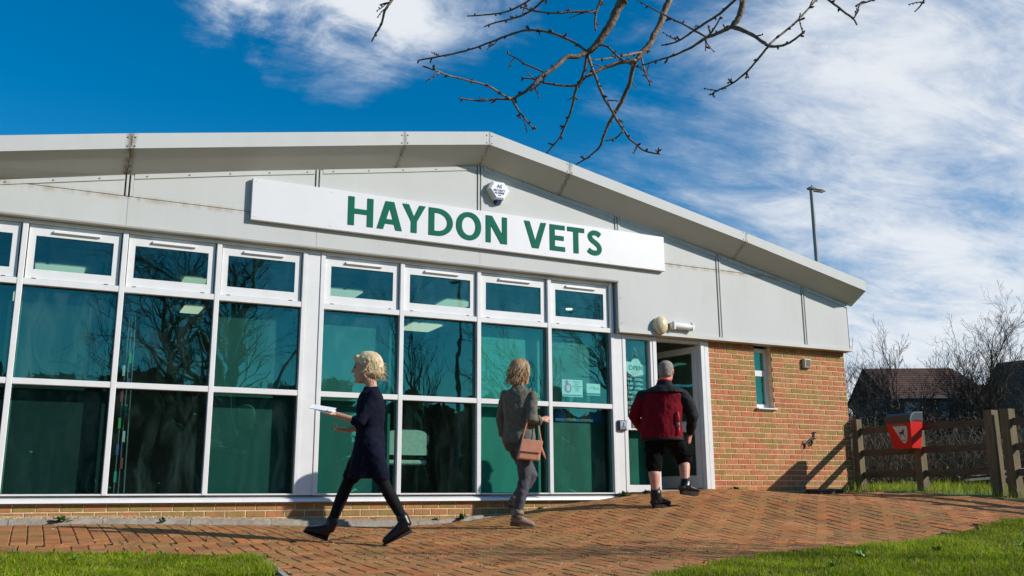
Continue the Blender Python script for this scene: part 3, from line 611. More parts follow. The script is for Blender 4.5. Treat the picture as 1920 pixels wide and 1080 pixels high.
# ---------------------------------------------------------------- small wall fittings
STEEL=M('brushed_steel',(.50,.51,.53),.3,var=.12,scale=20,metal=.8,stretch=(1,1,9)); BLK=M('black_iron',(.012,.011,.012),.55,var=.3,scale=30); VENTC=M('vent_plastic',(.62,.55,.42),.6,var=.1)
bx=thing('door_push_button','square steel push button box for the door on the white post','push button',(5.985,-.03,1.19))
m=MB(); m.bbox(5.925,6.045,-.075,-.0305,1.128,1.255,.008); m.build('housing',M('button_grey',(.10,.10,.11),.5),bx)
m=MB(); m.bbox(5.935,6.036,-.082,-.0755,1.138,1.246,.004); m.build('plate',STEEL,bx)
LBL=M('label_blue',(.10,.13,.28),.5,var=0); m=MB(); m.ball((5.985,-.083,1.217),.014,.0015,.014,14,4); m.tube([(5.985,-.0835,1.202),(5.985,-.0835,1.188)],.007,8); m.build('symbol',LBL,bx)
add_text('PRESS',.022,(5.985,-.0838,1.172),LBL,bx); add_text('TO OPEN',.018,(5.985,-.0838,1.152),LBL,bx)
vt=thing('extractor_vent','small cream louvred vent cover high on the brick wall','vent',(9.17,0,2.165))
m=MB(); m.bbox(9.105,9.235,-.055,-.006,2.098,2.232,.012); m.build('cover',VENTC,vt)
for k in range(6):
    x=9.134+.0145*k; m=MB(); m.box(x,x+.0075,-.0605,-.0556,2.118,2.214); m.build('louvre',M('vent_slot',(.25,.21,.15),.7) if k==0 else bpy.data.materials['vent_slot'],vt)
dg_=thing('dog_tie_hook','black iron hook shaped like a stretching dog on the brick wall','hook',(9.14,0,1.12))
def px(zx,zy):   # points of the little iron figure, in metres on the wall
    return (9.007+(zx-345)/375*.262, -.014, 1.160-(zy-400)/310*.215+ (zx-345)/375*.02)
m=MB()
m.tube([px(390,600),px(450,595),px(520,545),px(600,500),px(645,485)],[.012,.015,.014,.013,.012],8)
m.tube([px(645,490),px(655,440),px(668,395)],[.011,.009,.008],8); m.tube([px(625,385),px(668,390),px(710,380)],[.006,.010,.005],6)
m.tube([px(690,385),px(708,405)],[.006,.004],6); m.tube([px(640,490),px(680,520)],[.009,.010],6)
m.tube([px(400,600),px(400,650),px(378,700)],[.011,.009,.006],8); m.tube([px(395,595),px(350,590),px(358,540)],[.008,.007,.004],6)
m.build('figure',BLK,dg_)
m=MB(); m.tube([px(545,540),px(520,600),px(540,645),px(595,610),px(598,560),px(570,525)],[.009]*6,6); m.build('ring',BLK,dg_)
# ---------------------------------------------------------------- notices in the windows
PINK=M('poster_pink',(.85,.10,.45),.6,var=0); PAPER=M('poster_paper',(.80,.84,.82),.6,var=.03); TXT=M('poster_ink',(.05,.12,.14),.6,var=0); PURP=M('poster_purple',(.10,.05,.28),.6,var=0); WHT=M('vinyl_white',(.80,.84,.82),.5,var=0)
ps=thing('window_poster','pale cat friendly clinic notice with a pink cat emblem stuck in the window','poster',(5.32,.024,1.64))
m=MB(); m.box(5.172,5.468,.0235,.0265,1.535,1.748); m.build('sheet',PAPER,ps)
shape2d('emblem',[ell(5.255-5.172,.105,.052,.060,2,28),ell(5.262-5.172,.108,.026,.040,2,20)],PINK,ps,(5.172,.0228,1.535),.0004)
shape2d('emblem',[ell(5.240-5.172,.178,.024,.026,2,20)],PINK,ps,(5.172,.0228,1.535),.0004)
for k,(t_,sz) in enumerate((('We are a',.026),('Silver',.026),('Cat Friendly',.027),('Clinic',.030),('2016',.022))): add_text(t_,sz,(5.385,.0228,1.722-.028*k),TXT,ps,depth=.0004)
m=MB(); m.box(5.18,5.46,.0222,.0232,1.545,1.560); m.build('footer',M('poster_teal',(.03,.25,.35),.6,var=0),ps)
pc=thing('window_card','small card with a purple band and VETS lettering in the window','poster',(5.63,.024,1.635))
m=MB(); m.box(5.527,5.727,.0235,.0265,1.565,1.712); m.build('card',PAPER,pc)
m=MB(); m.box(5.527,5.727,.0222,.0232,1.572,1.592); m.build('band',PURP,pc)
add_text('VETS',.042,(5.665,.0228,1.648),TXT,pc,depth=.0004); shape2d('swoosh',[[(0,0),(.05,.028),(.11,.045),(.06,.022)]],M('poster_green',(.05,.30,.15),.6,var=0),pc,(5.55,.0228,1.640),.0004)
op=thing('open_sign','scalloped white OPEN sign hanging on a cord in the sidelight beside the door','sign',(6.27,.02,1.93))
pts=[(-.155,.095),(-.06,.088),(-.035,.12),(.01,.14),(.055,.135),(.085,.10),(.10,.065),(.165,.055),(.165,-.07),(.12,-.085),(.05,-.10),(-.03,-.095),(-.10,-.06),(-.155,-.015)]
shape2d('board',[pts],WHT,op,(6.262,.0225,1.935),.002)
add_text('OPEN',.085,(6.275,.0195,1.945),TXT,op,depth=.0004,bold=.001)
m=MB(); m.tube([(6.215,.022,2.03),(6.262,.022,2.225),(6.335,.022,2.02)],.003,5); m.build('cord',WHT,op)
m=MB(); m.tube([(6.11,.0215,1.862),(6.18,.0215,1.838),(6.26,.0215,1.832),(6.34,.0215,1.85),(6.42,.0215,1.868)],[.006,.007,.005,.006,.005],5); m.build('ribbon',M('sign_red',(.42,.03,.06),.6,var=0),op)
hr=thing('opening_hours','white vinyl opening hours lettering on the narrow glass beside the door','lettering',(6.27,.024,1.6))
for k,(t_,sz,x) in enumerate((('9.00 - 10.30am',.044,6.275),('2.00 - 3.00pm',.044,6.275),('5.00 - 6.00pm',.044,6.275),('SATURDAY',.044,6.275),('9.00 - 11.00am',.044,6.275),('RECEPTION',.062,6.275),('MONDAY - FRIDAY',.040,6.275),('8.30 - 1.00',.044,6.25),('1.00 - 5.30',.040,6.25),('8.30 - 6.00',.044,6.25))):
    add_text(t_,sz,(x,.0262,1.800-.058*k-(.02 if k>4 else 0)),WHT,hr,depth=.0005,bold=.0006)
for o_ in (ps,pc,op,hr): o_.location.y+=.0165   # they hang on the inner face of the glass
# chair seen through the glass
UPH=M('chair_cloth',(.50,.53,.47),.9,var=.15,scale=30); TUBE=M('chair_frame',(.02,.02,.02),.4)
ch=thing('waiting_room_chair','pale upholstered chair standing inside behind the clear window pane','chair',(3.27,.5,.335))
P=[(3.02,.80),(3.50,.80),(3.515,.83),(3.515,.87),(3.495,.90),(3.530,.95),(3.535,1.02),(3.47,1.075),(3.36,1.10),(3.18,1.10),(3.05,1.075),(3.0,1.02),(3.005,.95),(3.03,.90),(3.005,.86)]
m=MB(); m.prism([(x,z) for x,z in P],.36,.42); m.build('backrest',UPH,ch,fix=True)
m=MB(); m.bbox(3.01,3.525,.40,.86,.690,.745,.015); m.build('seat',UPH,ch)
for x in (3.02,3.53):
    m=MB(); m.tube([(x,.43,.335),(x,.43,.84)],.012,8); m.build('leg',TUBE,ch)
    m=MB(); m.tube([(x,.84,.335),(x,.84,.69)],.012,8); m.build('leg',TUBE,ch)
m=MB(); m.tube([(3.1,.43,.70),(3.1,.40,.85)],.010,6); m.tube([(3.44,.43,.70),(3.44,.40,.85)],.010,6); m.build('back_support',TUBE,ch)
nb=thing('notice_board','blue notice board with two portrait photographs seen low through the seventh window','notice board',(5.45,.13,1.3))
m=MB(); m.box(5.12,5.80,.128,.140,1.235,1.392); m.build('board',M('board_blue',(.01,.12,.36),.6,var=.1),nb)
for x_,cc in ((5.33,(.30,.34,.24)),(5.55,(.16,.17,.16))):
    m=MB(); m.box(x_-.075,x_+.075,.124,.1275,1.245,1.375); m.build('photograph',M('photo_print',cc,.5,col2=(.10,.08,.05),scale=9,lo=.45,hi=.6),nb)
# stand of leaflets inside the left clear bay
ls=thing('leaflet_stand','tall wire leaflet stand standing inside the left clear window','stand',(.16,.35,.335))
m=MB()
for dx,dy in ((0,0),(.10,.02),(.05,.10)): m.tube([(.11+dx,.33+dy,.36),(.13+dx*.6,.35+dy*.6,2.2)],.006,6)
m.build('frame',STEEL,ls)
LM=[M('leaflet_paper',c_,.5,var=0) for c_ in ((.05,.30,.25),(.30,.05,.07),(.08,.10,.30),(.45,.5,.5),(.06,.32,.12))]
for k in range(10):
    z=.48+.135*k; m=MB(); m.box(.10+.05*(k%2),.125+.05*(k%2),.31,.37,z,z+.11); m.build('leaflet',LM[k%5],ls)
m=MB(); m.tube([(.16,.36,.337),(.16,.36,.36)],[.15,.14],16); m.build('base',STEEL,ls)
# ---------------------------------------------------------------- ground, paving, grass
SOIL=M('meadow_ground',(.12,.20,.015),.95,col2=(.085,.072,.035),scale=.9,bump=.6,bscale=20)
def grid_mesh(name,xs,ys,zf_,mat,keep=None):
    idx={};V=[];F=[]
    def vid(i,j):
        if (i,j) not in idx: idx[(i,j)]=len(V); V.append((xs[i],ys[j],zf_(xs[i],ys[j])))
        return idx[(i,j)]
    for i in range(len(xs)-1):
        for j in range(len(ys)-1):
            if keep is None or keep((xs[i]+xs[i+1])/2,(ys[j]+ys[j+1])/2): F.append((vid(i,j),vid(i+1,j),vid(i+1,j+1),vid(i,j+1)))
    m=MB(); m.v=V; m.f=F; return m.build(name,mat,smooth=True)
def HG(x,y):
    f=max(abs(x-4)-22,abs(y)-22,0)/40; f=min(1,f); return H(x,min(y,0))*(1-f)+.05*f-.012
xs=[-900,-300,-120,-60,-35,-22]+[-14+.4*i for i in range(91)]+[25,32,45,70,130,300,900]
ys=[-900,-300,-120,-60,-35,-22]+[-14+.35*i for i in range(46)]+[2.5,4,7,12,20,32,50,90,200,500,900]
tag(grid_mesh('ground',xs,ys,HG,SOIL),kind='structure')
LAWNL=[(-8,-1.2),(-.8,-2.62),(.04,-2.86),(.80,-3.02)]
LAWNR=[(1.0,-8.0),(1.5,-6.3),(2.94,-5.05),(4.18,-4.42),(5.2,-4.02),(6.2,-3.80),(7.6,-3.72),(9.0,-3.74),(12,-3.9),(20,-4.4)]
def edge_left(y): return .845 if y>-3.3 else .845-.10*(-3.3-y)
def y_low(x,y=None):
    if x<.80: return lerp_pts(LAWNL,x)
    if x<1.0: return -8.0
    return lerp_pts(LAWNR,x)
def y_high(x):
    if x<3.8: return -.205
    if x<5.4: return -.205+(x-3.8)/1.6*.205
    if x<9.45: return -.003
    if x<9.80: return -.30-(x-9.45)/.35*2.2
    return -2.62-(x-9.8)*.02
def in_paving(x,y,e=0.0):
    if x>13 or x<-6: return False
    if y>y_high(x)-e: return False
    if x<edge_left(y)+.04: 
        return y>lerp_pts(LAWNL,x)+e if x<.84 else (y>-3.03)
    return y>(lerp_pts(LAWNR,x) if x>1.0 else -8)+e
pv=grid_mesh('paving',[-6+.1*i for i in range(191)],[-8+.1*i for i in range(81)],lambda x,y:H(x,y)-.007,JOINT,lambda x,y:in_paving(x,y,-.12)); tag(pv,kind='structure')
# concrete threshold strip of paving against the wall is covered by pavers themselves
def paver_mesh(L,W,k):
    rr=random.Random(k); m=MB(); a,b=L/2-.0030,W/2-.0030; c=.006; j=lambda:rr.uniform(-.0008,.0008)
    m.add([(-a+c+j(),-b+c+j(),.0045),(a-c+j(),-b+c+j(),.0045),(a-c+j(),b-c+j(),.0045),(-a+c+j(),b-c+j(),.0045),(-a,-b,.0005),(a,-b,.0005),(a,b,.0005),(-a,b,.0005),(-a,-b,-.02),(a,-b,-.02),(a,b,-.02),(-a,b,-.02)],
      [(0,1,2,3),(0,4,5,1),(1,5,6,2),(2,6,7,3),(3,7,4,0),(4,8,9,5),(5,9,10,6),(6,10,11,7),(7,11,8,4)])
    me=m.mesh('paver'); me.materials.append(PAVER); return me
G=.116
pm={('h',k):paver_mesh(2*G,G,k) for k in range(4)}; pm.update({('v',k):paver_mesh(G,2*G,k+9) for k in range(4)})
plist=[]
def band(x): return -2.20 if x<1.6 else -2.20+(x-1.6)*1.1     # courses laid square to the wall along the left path
for i in range(-52,112):
    x=i*G
    for j in range(0,22):
        yc=-.205-G-(j*2*G)-(G if i%2 else 0)
        if yc>band(x) and in_paving(x,yc+.6*G) and in_paving(x,yc-.4*G): plist.append((x,yc,'v'))
        if j==0 and i%2 and band(x)<-.4: pass
for i in range(-52,112):
    for j in range(-70,0):
        r_=(i-j)%4; x0,y0=i*G,j*G
        if r_==0: c=(x0+G,y0+G/2,'h')
        elif r_==3: c=(x0+G/2,y0+G,'v')
        else: continue
        if c[1]<=band(c[0])-.01 and in_paving(c[0],c[1],.03): plist.append(c)
def project(p):
    d=Vector(p)-CAM; q=d.dot(fwd)
    if q<.1: return None
    return 960+1779.99*d.dot(r2)/q,540-1779.99*d.dot(u2)/q,q
def vis(p):
    q=project((p[0],p[1],H(p[0],p[1])))
    if q is None: return -1
    return 1/q[2] if (-10<q[0]<1930 and q[1]<1090) else -1
plist.sort(key=lambda p:-vis(p))
restp=MB(); nind=0
for n_,(x,y,t) in enumerate(plist):
    z=H(x,y)+random.gauss(0,.0012); nn=(slope(x,y)+Vector((random.gauss(0,.008),random.gauss(0,.008),0))).normalized(); q=Vector((0,0,1)).rotation_difference(nn)
    me=pm[(t,n_%4)]
    if n_<298 and vis((x,y))>0:
        o=bpy.data.objects.new('paver',me); COL.objects.link(o); o.parent=pv; o.location=(x,y,z); o.rotation_mode='QUATERNION'; o.rotation_quaternion=q
    elif -4<x<12.5:
        restp.add([q@Vector(v.co)+Vector((x,y,z)) for v in me.vertices],[tuple(p.vertices) for p in me.polygons])
restp.build('far_pavers',PAVER,pv,kind='stuff')
# kerb stones, gravel strip, lawn edging
kerb=thing('kerb','low grey concrete kerb along the gravel strip below the brick plinth','kerb',(1,-.16,0))
x=-2.4
while x<4.3:
    L=.80 if x+.8<4.3 else 4.3-x
    m=MB(); h=.048*(1-sst(3.0,4.4,x+L/2))+.004
    zz_=lambda q:H(q,-.2)
    y0a=lambda q:y_high(q)+.003
    m.hexa([(x+.003,y0a(x),zz_(x)-.05),(x+L-.003,y0a(x+L),zz_(x+L)-.05),(x+L-.003,y0a(x+L)+.055,zz_(x+L)-.05),(x+.003,y0a(x)+.055,zz_(x)-.05),(x+.003,y0a(x)+.006,zz_(x)+h),(x+L-.003,y0a(x+L)+.006,zz_(x+L)+h),(x+L-.003,y0a(x+L)+.055,zz_(x+L)+h+.002),(x+.003,y0a(x)+.055,zz_(x)+h+.002)])
    m.build('kerbstone',CONC,kerb); x+=L
def pebble(mb,c,r,rr):
    sx,sy,sz=(rr.uniform(.7,1.3) for _ in range(3)); b=len(mb.v)
    P=[(r*sx,0,0),(0,r*sy,0),(-r*sx,0,0),(0,-r*sy,0),(0,0,r*sz*.8),(0,0,-r*sz*.6)]; a=rr.uniform(0,3.1); ca,sa=math.cos(a),math.sin(a)
    mb.v+=[(c[0]+x_*ca-y_*sa,c[1]+x_*sa+y_*ca,c[2]+z_) for x_,y_,z_ in P]
    mb.f+=[(b+i,b+(i+1)%4,b+4) for i in range(4)]+[(b+(i+1)%4,b+i,b+5) for i in range(4)]
rr=random.Random(3); m=MB()
m.box(-2.1,3.9,-.150,.008,-.15,.0)
for i in range(len(m.v)):
    x_,y_,z_=m.v[i]
    if z_>-.1: m.v[i]=(x_,y_,H(x_,-.2)+(.046+.16*(y_+.15))*(1-sst(3.0,4.2,x_)))
for k in range(9000):
    x_=rr.uniform(-1.6,5.6); y_=rr.uniform(-.15 if x_<4 else y_high(x_)-.03,-.002)
    pebble(m,(x_,y_,H(x_,-.2 if x_<4 else y_)+(.052+.16*(y_+.15))*(1-sst(3.0,4.2,x_))),rr.uniform(.004,.009),rr)
tag(m.build('gravel_strip',GRAVEL),'buff pea gravel between the brick plinth and the grey kerb','gravel',kind='stuff')
ed=thing('lawn_edging','thin concrete edging between the left lawn corner and the paving','edging',(.85,-4,-.15))
y=-3.02
while y>-6:
    m=MB(); L=.75; x0,x1=edge_left(y),edge_left(y-L)
    m.hexa([(x0,y-.002,H(x0,y)-.08),(x0+.038,y-.002,H(x0,y)-.08),(x1+.038,y-L+.004,H(x1,y-L)-.08),(x1,y-L+.004,H(x1,y-L)-.08),(x0,y-.002,H(x0,y)+.014),(x0+.038,y-.002,H(x0,y)+.010),(x1+.038,y-L+.004,H(x1,y-L)+.010),(x1,y-L+.004,H(x1,y-L)+.014)])
    m.build('edging_stone',CONC,ed,fix=True); y-=L
# grass, blade by blade
GRASS=bpy.data.materials.new('grass_blades'); GRASS.use_nodes=True
t=GRASS.node_tree; b=t.nodes['Principled BSDF']; b.inputs['Roughness'].default_value=.45; b.inputs['Specular IOR Level'].default_value=.18
ge=t.nodes.new('ShaderNodeNewGeometry'); ra=t.nodes.new('ShaderNodeValToRGB'); e=ra.color_ramp.elements
e[0].color=(.15,.27,.006,1); e[1].position=.50; e[1].color=(.27,.40,.008,1); q=e.new(.78); q.color=(.42,.43,.02,1); q=e.new(.90); q.color=(.42,.33,.11,1)
t.links.new(ge.outputs['Random Per Island'],ra.inputs[0])
no=t.nodes.new('ShaderNodeTexNoise'); no.inputs['Scale'].default_value=2.2; no.inputs['Detail'].default_value=4; t.links.new(ge.outputs['Position'],no.inputs['Vector'])
mr=t.nodes.new('ShaderNodeMapRange'); t.links.new(no.outputs['Fac'],mr.inputs[0]); mr.inputs[1].default_value=.3; mr.inputs[2].default_value=.7; mr.inputs[3].default_value=.60; mr.inputs[4].default_value=1.22
vs=t.nodes.new('ShaderNodeVectorMath'); vs.operation='SCALE'; t.links.new(ra.outputs[0],vs.inputs[0]); t.links.new(mr.outputs[0],vs.inputs['Scale']); t.links.new(vs.outputs[0],b.inputs['Base Color'])
tl=t.nodes.new('ShaderNodeBsdfTranslucent'); t.links.new(vs.outputs[0],tl.inputs[0]); ms=t.nodes.new('ShaderNodeMixShader'); ms.inputs[0].default_value=.5
t.links.new(b.outputs[0],ms.inputs[1]); t.links.new(tl.outputs[0],ms.inputs[2]); t.links.new(ms.outputs[0],t.nodes['Material Output'].inputs[0])
def blades(name,pts,hmin,hmax,label,wd=.0030,mat=None,lean=.9):
    n=len(pts); P=np.array(pts); rs=np.random.RandomState(len(pts))
    h=rs.uniform(hmin,hmax,n)*(.75+.5*rs.rand(n))*(1+.42*np.sin(P[:,0]*5.1+2*np.sin(P[:,1]*3.7))*np.sin(P[:,1]*6.3+1.5*np.sin(P[:,0]*2.9))); a=rs.uniform(0,2*np.pi,n); ln=rs.uniform(.1,lean,n)*h; la=rs.uniform(0,2*np.pi,n); wv=rs.uniform(.7,1.4,n)*wd
    dx,dy=np.cos(a)*wv,np.sin(a)*wv; lx,ly=np.cos(la)*ln,np.sin(la)*ln
    V=np.zeros((n,5,3)); V[:,0]=P-np.c_[dx,dy,np.zeros(n)]; V[:,1]=P+np.c_[dx,dy,np.zeros(n)]
    mid=P+np.c_[lx*.35,ly*.35,h*.6]; V[:,2]=mid-np.c_[dx,dy,np.zeros(n)]*.75; V[:,3]=mid+np.c_[dx,dy,np.zeros(n)]*.75; V[:,4]=P+np.c_[lx,ly,h*.97]
    me=bpy.data.meshes.new(name); me.vertices.add(n*5); me.vertices.foreach_set('co',V.reshape(-1))
    base=(np.arange(n)*5)[:,None]; loops=np.concatenate([base+np.array([[0,1,3,2]]),base+np.array([[2,3,4]])],axis=1).reshape(-1)
    me.loops.add(n*7); me.loops.foreach_set('vertex_index',loops.astype(np.int32))
    st=np.stack([np.arange(n)*7,np.arange(n)*7+4],1).reshape(-1); me.polygons.add(n*2); me.polygons.foreach_set('loop_start',st.astype(np.int32)); me.polygons.foreach_set('loop_total',np.tile([4,3],n).astype(np.int32))
    me.update(calc_edges=True); me.validate(); me.materials.append(mat or GRASS)
    o=bpy.data.objects.new(name,me); COL.objects.link(o); return tag(o,label,'grass',kind='stuff')
rr=random.Random(11)
def scatter(n,x0,x1,y0,y1,ok,clump=None):
    out=[]
    while len(out)<n:
        x_,y_=rr.uniform(x0,x1),rr.uniform(y0,y1)
        if ok(x_,y_): out.append((x_,y_,H(x_,y_)-.012))
    return out
def wob(x,y): return .035*math.sin(7*x+3*y)+.03*math.sin(17*x+1.3)+.02*math.sin(41*x)
okL=lambda x,y:(x<edge_left(y)+.01 and y<lerp_pts(LAWNL,x)+.02+.5*wob(x,y)) 
blades('lawn',scatter(38000,-1.4,.9,-4.2,-2.3,okL),.018,.048,'bright green lawn in the left corner beside the brick paving')
okR=lambda x,y:(x>1 and y<lerp_pts(LAWNR,x)+.03+wob(x,y))
P1=scatter(60000,2.2,9.2,-6.9,-3.6,lambda x,y:okR(x,y) and y>lerp_pts(LAWNR,x)-2.2)
P1+=[p for p in scatter(9000,2.2,9.2,-6.9,-3.6,lambda x,y:okR(x,y) and y>lerp_pts(LAWNR,x)-.35)]
blades('lawn',P1,.018,.050,'bright green lawn with a ragged edge in the right foreground')
okF=lambda x,y:not in_paving(x,y,-.04) and x>9.5
blades('verge_grass',scatter(16000,9.5,16,-3.0,3.5,okF),.04,.13,'grass growing under and behind the wooden fence',lean=.8)
# weeds and moss in the joints, fallen petals
m=[]
for k in range(4200):
    x_=rr.gauss(3.4,3.0); y_=rr.uniform(-5.4,-1.0)
    if not in_paving(x_,y_): continue
    if rr.random()<.6:
        i=round(x_/G); x_=i*G+rr.gauss(0,.004)
    else: y_=round(y_/G)*G+rr.gauss(0,.004)
    for q in range(4): m.append((x_+rr.gauss(0,.008),y_+rr.gauss(0,.008),H(x_,y_)-.005))
MOSS=M('moss',(.085,.12,.018),.9,col2=(.13,.10,.03),scale=8)
blades('joint_weeds',m,.006,.018,'low moss and weeds growing in the joints of the paving',wd=.004,mat=MOSS,lean=1.0)['category']='weeds'
m=MB()
for k in range(420):
    x_,y_=rr.uniform(-.5,9),rr.uniform(-5,-.1)
    if in_paving(x_,y_): pebble(m,(x_,y_,H(x_,y_)+.006),rr.uniform(.003,.008),rr)
tag(m.build('fallen_petals',M('petal',(.70,.62,.48),.7,var=.3,scale=30)),'pale petals and grit scattered over the paving','petals',kind='stuff')
LEAF=M('weed_leaf',(.07,.13,.02),.55,var=.4,scale=30)
def weed(name,x,y,z,r,n,label,mat=LEAF):
    mb=MB(); q=random.Random(int(x*1000)+n)
    for k in range(n):
        a=q.uniform(0,6.28); l=r*q.uniform(.5,1.1); e=q.uniform(.2,1.2); d=Vector((math.cos(a)*math.cos(e),math.sin(a)*math.cos(e),math.sin(e))); s=Vector((-math.sin(a),math.cos(a),0))*l*.22; p=Vector((x+q.gauss(0,r*.15),y+q.gauss(0,r*.1),z))
        mb.add([p,p+d*l*.5+s,p+d*l+Vector((0,0,-l*.15)),p+d*l*.5-s],[(0,1,2,3)])
    tag(mb.build(name,mat,origin=(x,y,z)),label,'weed','weeds along the kerb and wall')
for x_,y_,dz,r_,n_,lb in ((-.36,-.19,.02,.11,26,'dark straggly weed with a yellow tip at the left end of the kerb'),(.55,-.20,.02,.085,14,'thin dark weed growing from the kerb below the clear left window'),(2.72,-.10,.05,.07,16,'small leafy green weed in the gravel right of the woman in navy'),(3.42,-.17,.03,.06,14,'tiny green weed on the gravel between the two women'),(3.72,-.20,.02,.10,30,'dark bushy weed at the end of the kerb behind the ankle boot'),(5.95,-.10,.0,.11,40,'bright green tuft by the white post beside the door'),(6.28,-.10,.0,.09,34,'bright green tuft below the narrow sidelight'),(7.75,-.06,.0,.08,30,'low mossy tuft at the foot of the brick wall near the door'),(4.75,-.12,.0,.06,18,'sprig of weed against the plinth left of the man')):
    weed('weed',x_,y_,H(x_,y_)+dz,r_,n_,lb)

# broad leaved rosettes and straw in the lawns
for k,(x_,y_,r_,lb) in enumerate(((5.05,-4.75,.10,'broad leaved rosette in the right lawn left of centre'),(6.1,-4.55,.08,'small rosette in the right lawn near its ragged edge'),(4.3,-5.2,.07,'tiny rosette in the right lawn close to the camera'),(7.1,-4.6,.09,'pale rosette far along the right lawn'),(-.35,-3.2,.06,'small rosette in the left corner lawn'))):
    weed('weed',x_,y_,H(x_,y_)+.015,r_,14,lb,M('rosette_leaf',(.22,.36,.03),.5,var=.3,scale=30) if k==0 else bpy.data.materials['rosette_leaf'])
# ---------------------------------------------------------------- fence, bin, block, lamp post
WOOD=M('weathered_wood',(.215,.155,.085),.9,col2=(.10,.085,.045),scale=5,stretch=(4,4,.6),bump=.5,bscale=40,lo=.3,hi=.75)
WOODR=M('weathered_rail',(.15,.105,.065),.9,col2=(.065,.048,.030),scale=5,stretch=(4,.6,4),bump=.5,bscale=40,lo=.3,hi=.75)
fe=thing('timber_fence','weathered post and rail timber fence running from the brick corner past the red bin','fence',(10.05,-1.2,.35))
fx=lambda y:10.0-.08*y
def post(x,y,h,wd=.105,name='post'):
    m=MB(); z0=H(x,y)-.05; a=wd/2; b=.008
    m.hexa([(x-a,y-a,z0),(x+a,y-a,z0),(x+a,y+a,z0),(x-a,y+a,z0),(x-a,y-a,h-b),(x+a,y-a,h-b),(x+a,y+a,h),(x-a,y+a,h)]); return m.build(name,WOOD,fe)
post(fx(-.07)-.005,-.07,1.395,.10); post(fx(-1.05)+.02,-1.05,1.22,.11); post(fx(-2.12)+.015,-2.12,1.365,.122); post(fx(-2.33)+.03,-2.33,1.365,.122); post(fx(-3.9)+.03,-3.9,1.33,.12); post(fx(-5.6)+.03,-5.6,1.30,.12)
for ya,yb in ((-.125,-.99),(-1.11,-2.05),(-2.405,-3.83),(-3.97,-5.53)):
    for z,hh,th in ((1.215,.090,.038),(.905,.085,.038),(.595,.085,.038)):
        m=MB(); xa,xb=fx(ya)+.02,fx(yb)+.02; s=random.uniform(-.008,.008); dz=-.02 if ya<-2 else 0
        m.hexa([(xa-th/2,ya,z-hh/2+dz),(xa+th/2,ya,z-hh/2+dz),(xb+th/2,yb,z-hh/2+s+dz),(xb-th/2,yb,z-hh/2+s+dz),(xa-th/2,ya,z+hh/2+dz),(xa+th/2,ya,z+hh/2+dz),(xb+th/2,yb,z+hh/2+s+dz),(xb-th/2,yb,z+hh/2+s+dz)]); m.build('rail',WOODR,fe,fix=True)
# red dog waste bin on the fence
RED=M('bin_red',(.60,.010,.008),.45,var=.10,scale=5,spec=.3); LIDM=M('bin_lid',(.020,.024,.030),.34,var=.25,scale=14)
bn=thing('dog_waste_bin','red dog waste bin with a black lid fixed to the middle fence post','bin',(9.90,-.99,.95))
bc=Vector((9.93,-1.01,0)); va=Vector((0,-1,0)).normalized(); vb=Vector((-1,0,0)).normalized()   # va: along the front, vb: towards the path
def bp_(a,b,z): p=bc+va*a+vb*b; return (p.x,p.y,z)
m=MB(); z0,z1=.925,1.285
m.hexa([bp_(-.155,.095,z0),bp_(.155,.095,z0),bp_(.155,-.075,z0),bp_(-.155,-.075,z0),bp_(-.205,.150,z1),bp_(.205,.150,z1),bp_(.205,-.085,z1),bp_(-.205,-.085,z1)]); m.build('body',RED,bn,fix=True)
prof=[(.162,1.262),(.168,1.305),(.145,1.362),(.085,1.397),(-.08,1.405),(-.085,1.287),(.09,1.287)]
m=MB(); n=len(prof)
vsl=[bp_(-.217,b,z) for b,z in prof]+[bp_(.217,b,z) for b,z in prof]
m.add(vsl,[tuple(range(n)),tuple(range(2*n-1,n-1,-1))]+[(i,n+i,n+(i+1)%n,(i+1)%n) for i in range(n)]); m.build('lid',LIDM,bn,fix=True)
m=MB(); vsl=[bp_(.2175,b*1.01,z+.004) for b,z in prof[:5]]+[bp_(.2175,b*.90,z-.018) for b,z in prof[:5]]; vs2=[(Vector(v)+va*.006) for v in vsl]
m.add(vsl+vs2,[(i,i+1,i+6,i+5) for i in range(4)]+[(10+i,10+i+5,10+i+6,10+i+1) for i in range(4)]+[(i,10+i,11+i,i+1) for i in range(4)]+[(5+i,6+i,16+i,15+i) for i in range(4)]); m.build('lid_edge',M('lid_edge_grey',(.10,.13,.15),.3),bn,fix=True)
def fb(a,t,o=.002):     # on the sloping front face: a sideways, t 0 bottom .. 1 top
    wd=.155+.05*t; p=bc+va*(a*wd)+vb*(.095+.055*t+o); return (p.x,p.y,z0+(z1-z0)*t)
LABW=M('bin_label',(.55,.52,.50),.5,var=.05); LABK=M('bin_label_black',(.012,.012,.014),.5,var=0)
sh=[(-.50,.80),(.62,.80)]+[(.62*math.cos(q)+.0 if q<1.57 else .06+.56*math.cos(q),.80-.62*math.sin(q)**.9) for q in [math.pi*k/20 for k in range(1,20)]]
sh=[(-.52,.82),(.66,.82),(.68,.62),(.64,.42),(.52,.26),(.34,.18),(.16,.20),(-.02,.32),(-.22,.50),(-.38,.66)]
def facep(name,P,mat,o):
    n=len(P); m=MB(); m.add([fb(a,t_,o) for a,t_ in P]+[fb(a,t_,o-.0012) for a,t_ in P],[tuple(range(n)),tuple(range(2*n-1,n-1,-1))]+[(i,n+i,n+(i+1)%n,(i+1)%n) for i in range(n)]); return m.build(name,mat,bn,fix=True)
facep('label',sh,LABW,.0022); facep('label_band',[(-.56,.90),(.62,.90),(.66,.83),(-.54,.83)],LABK,.0022)
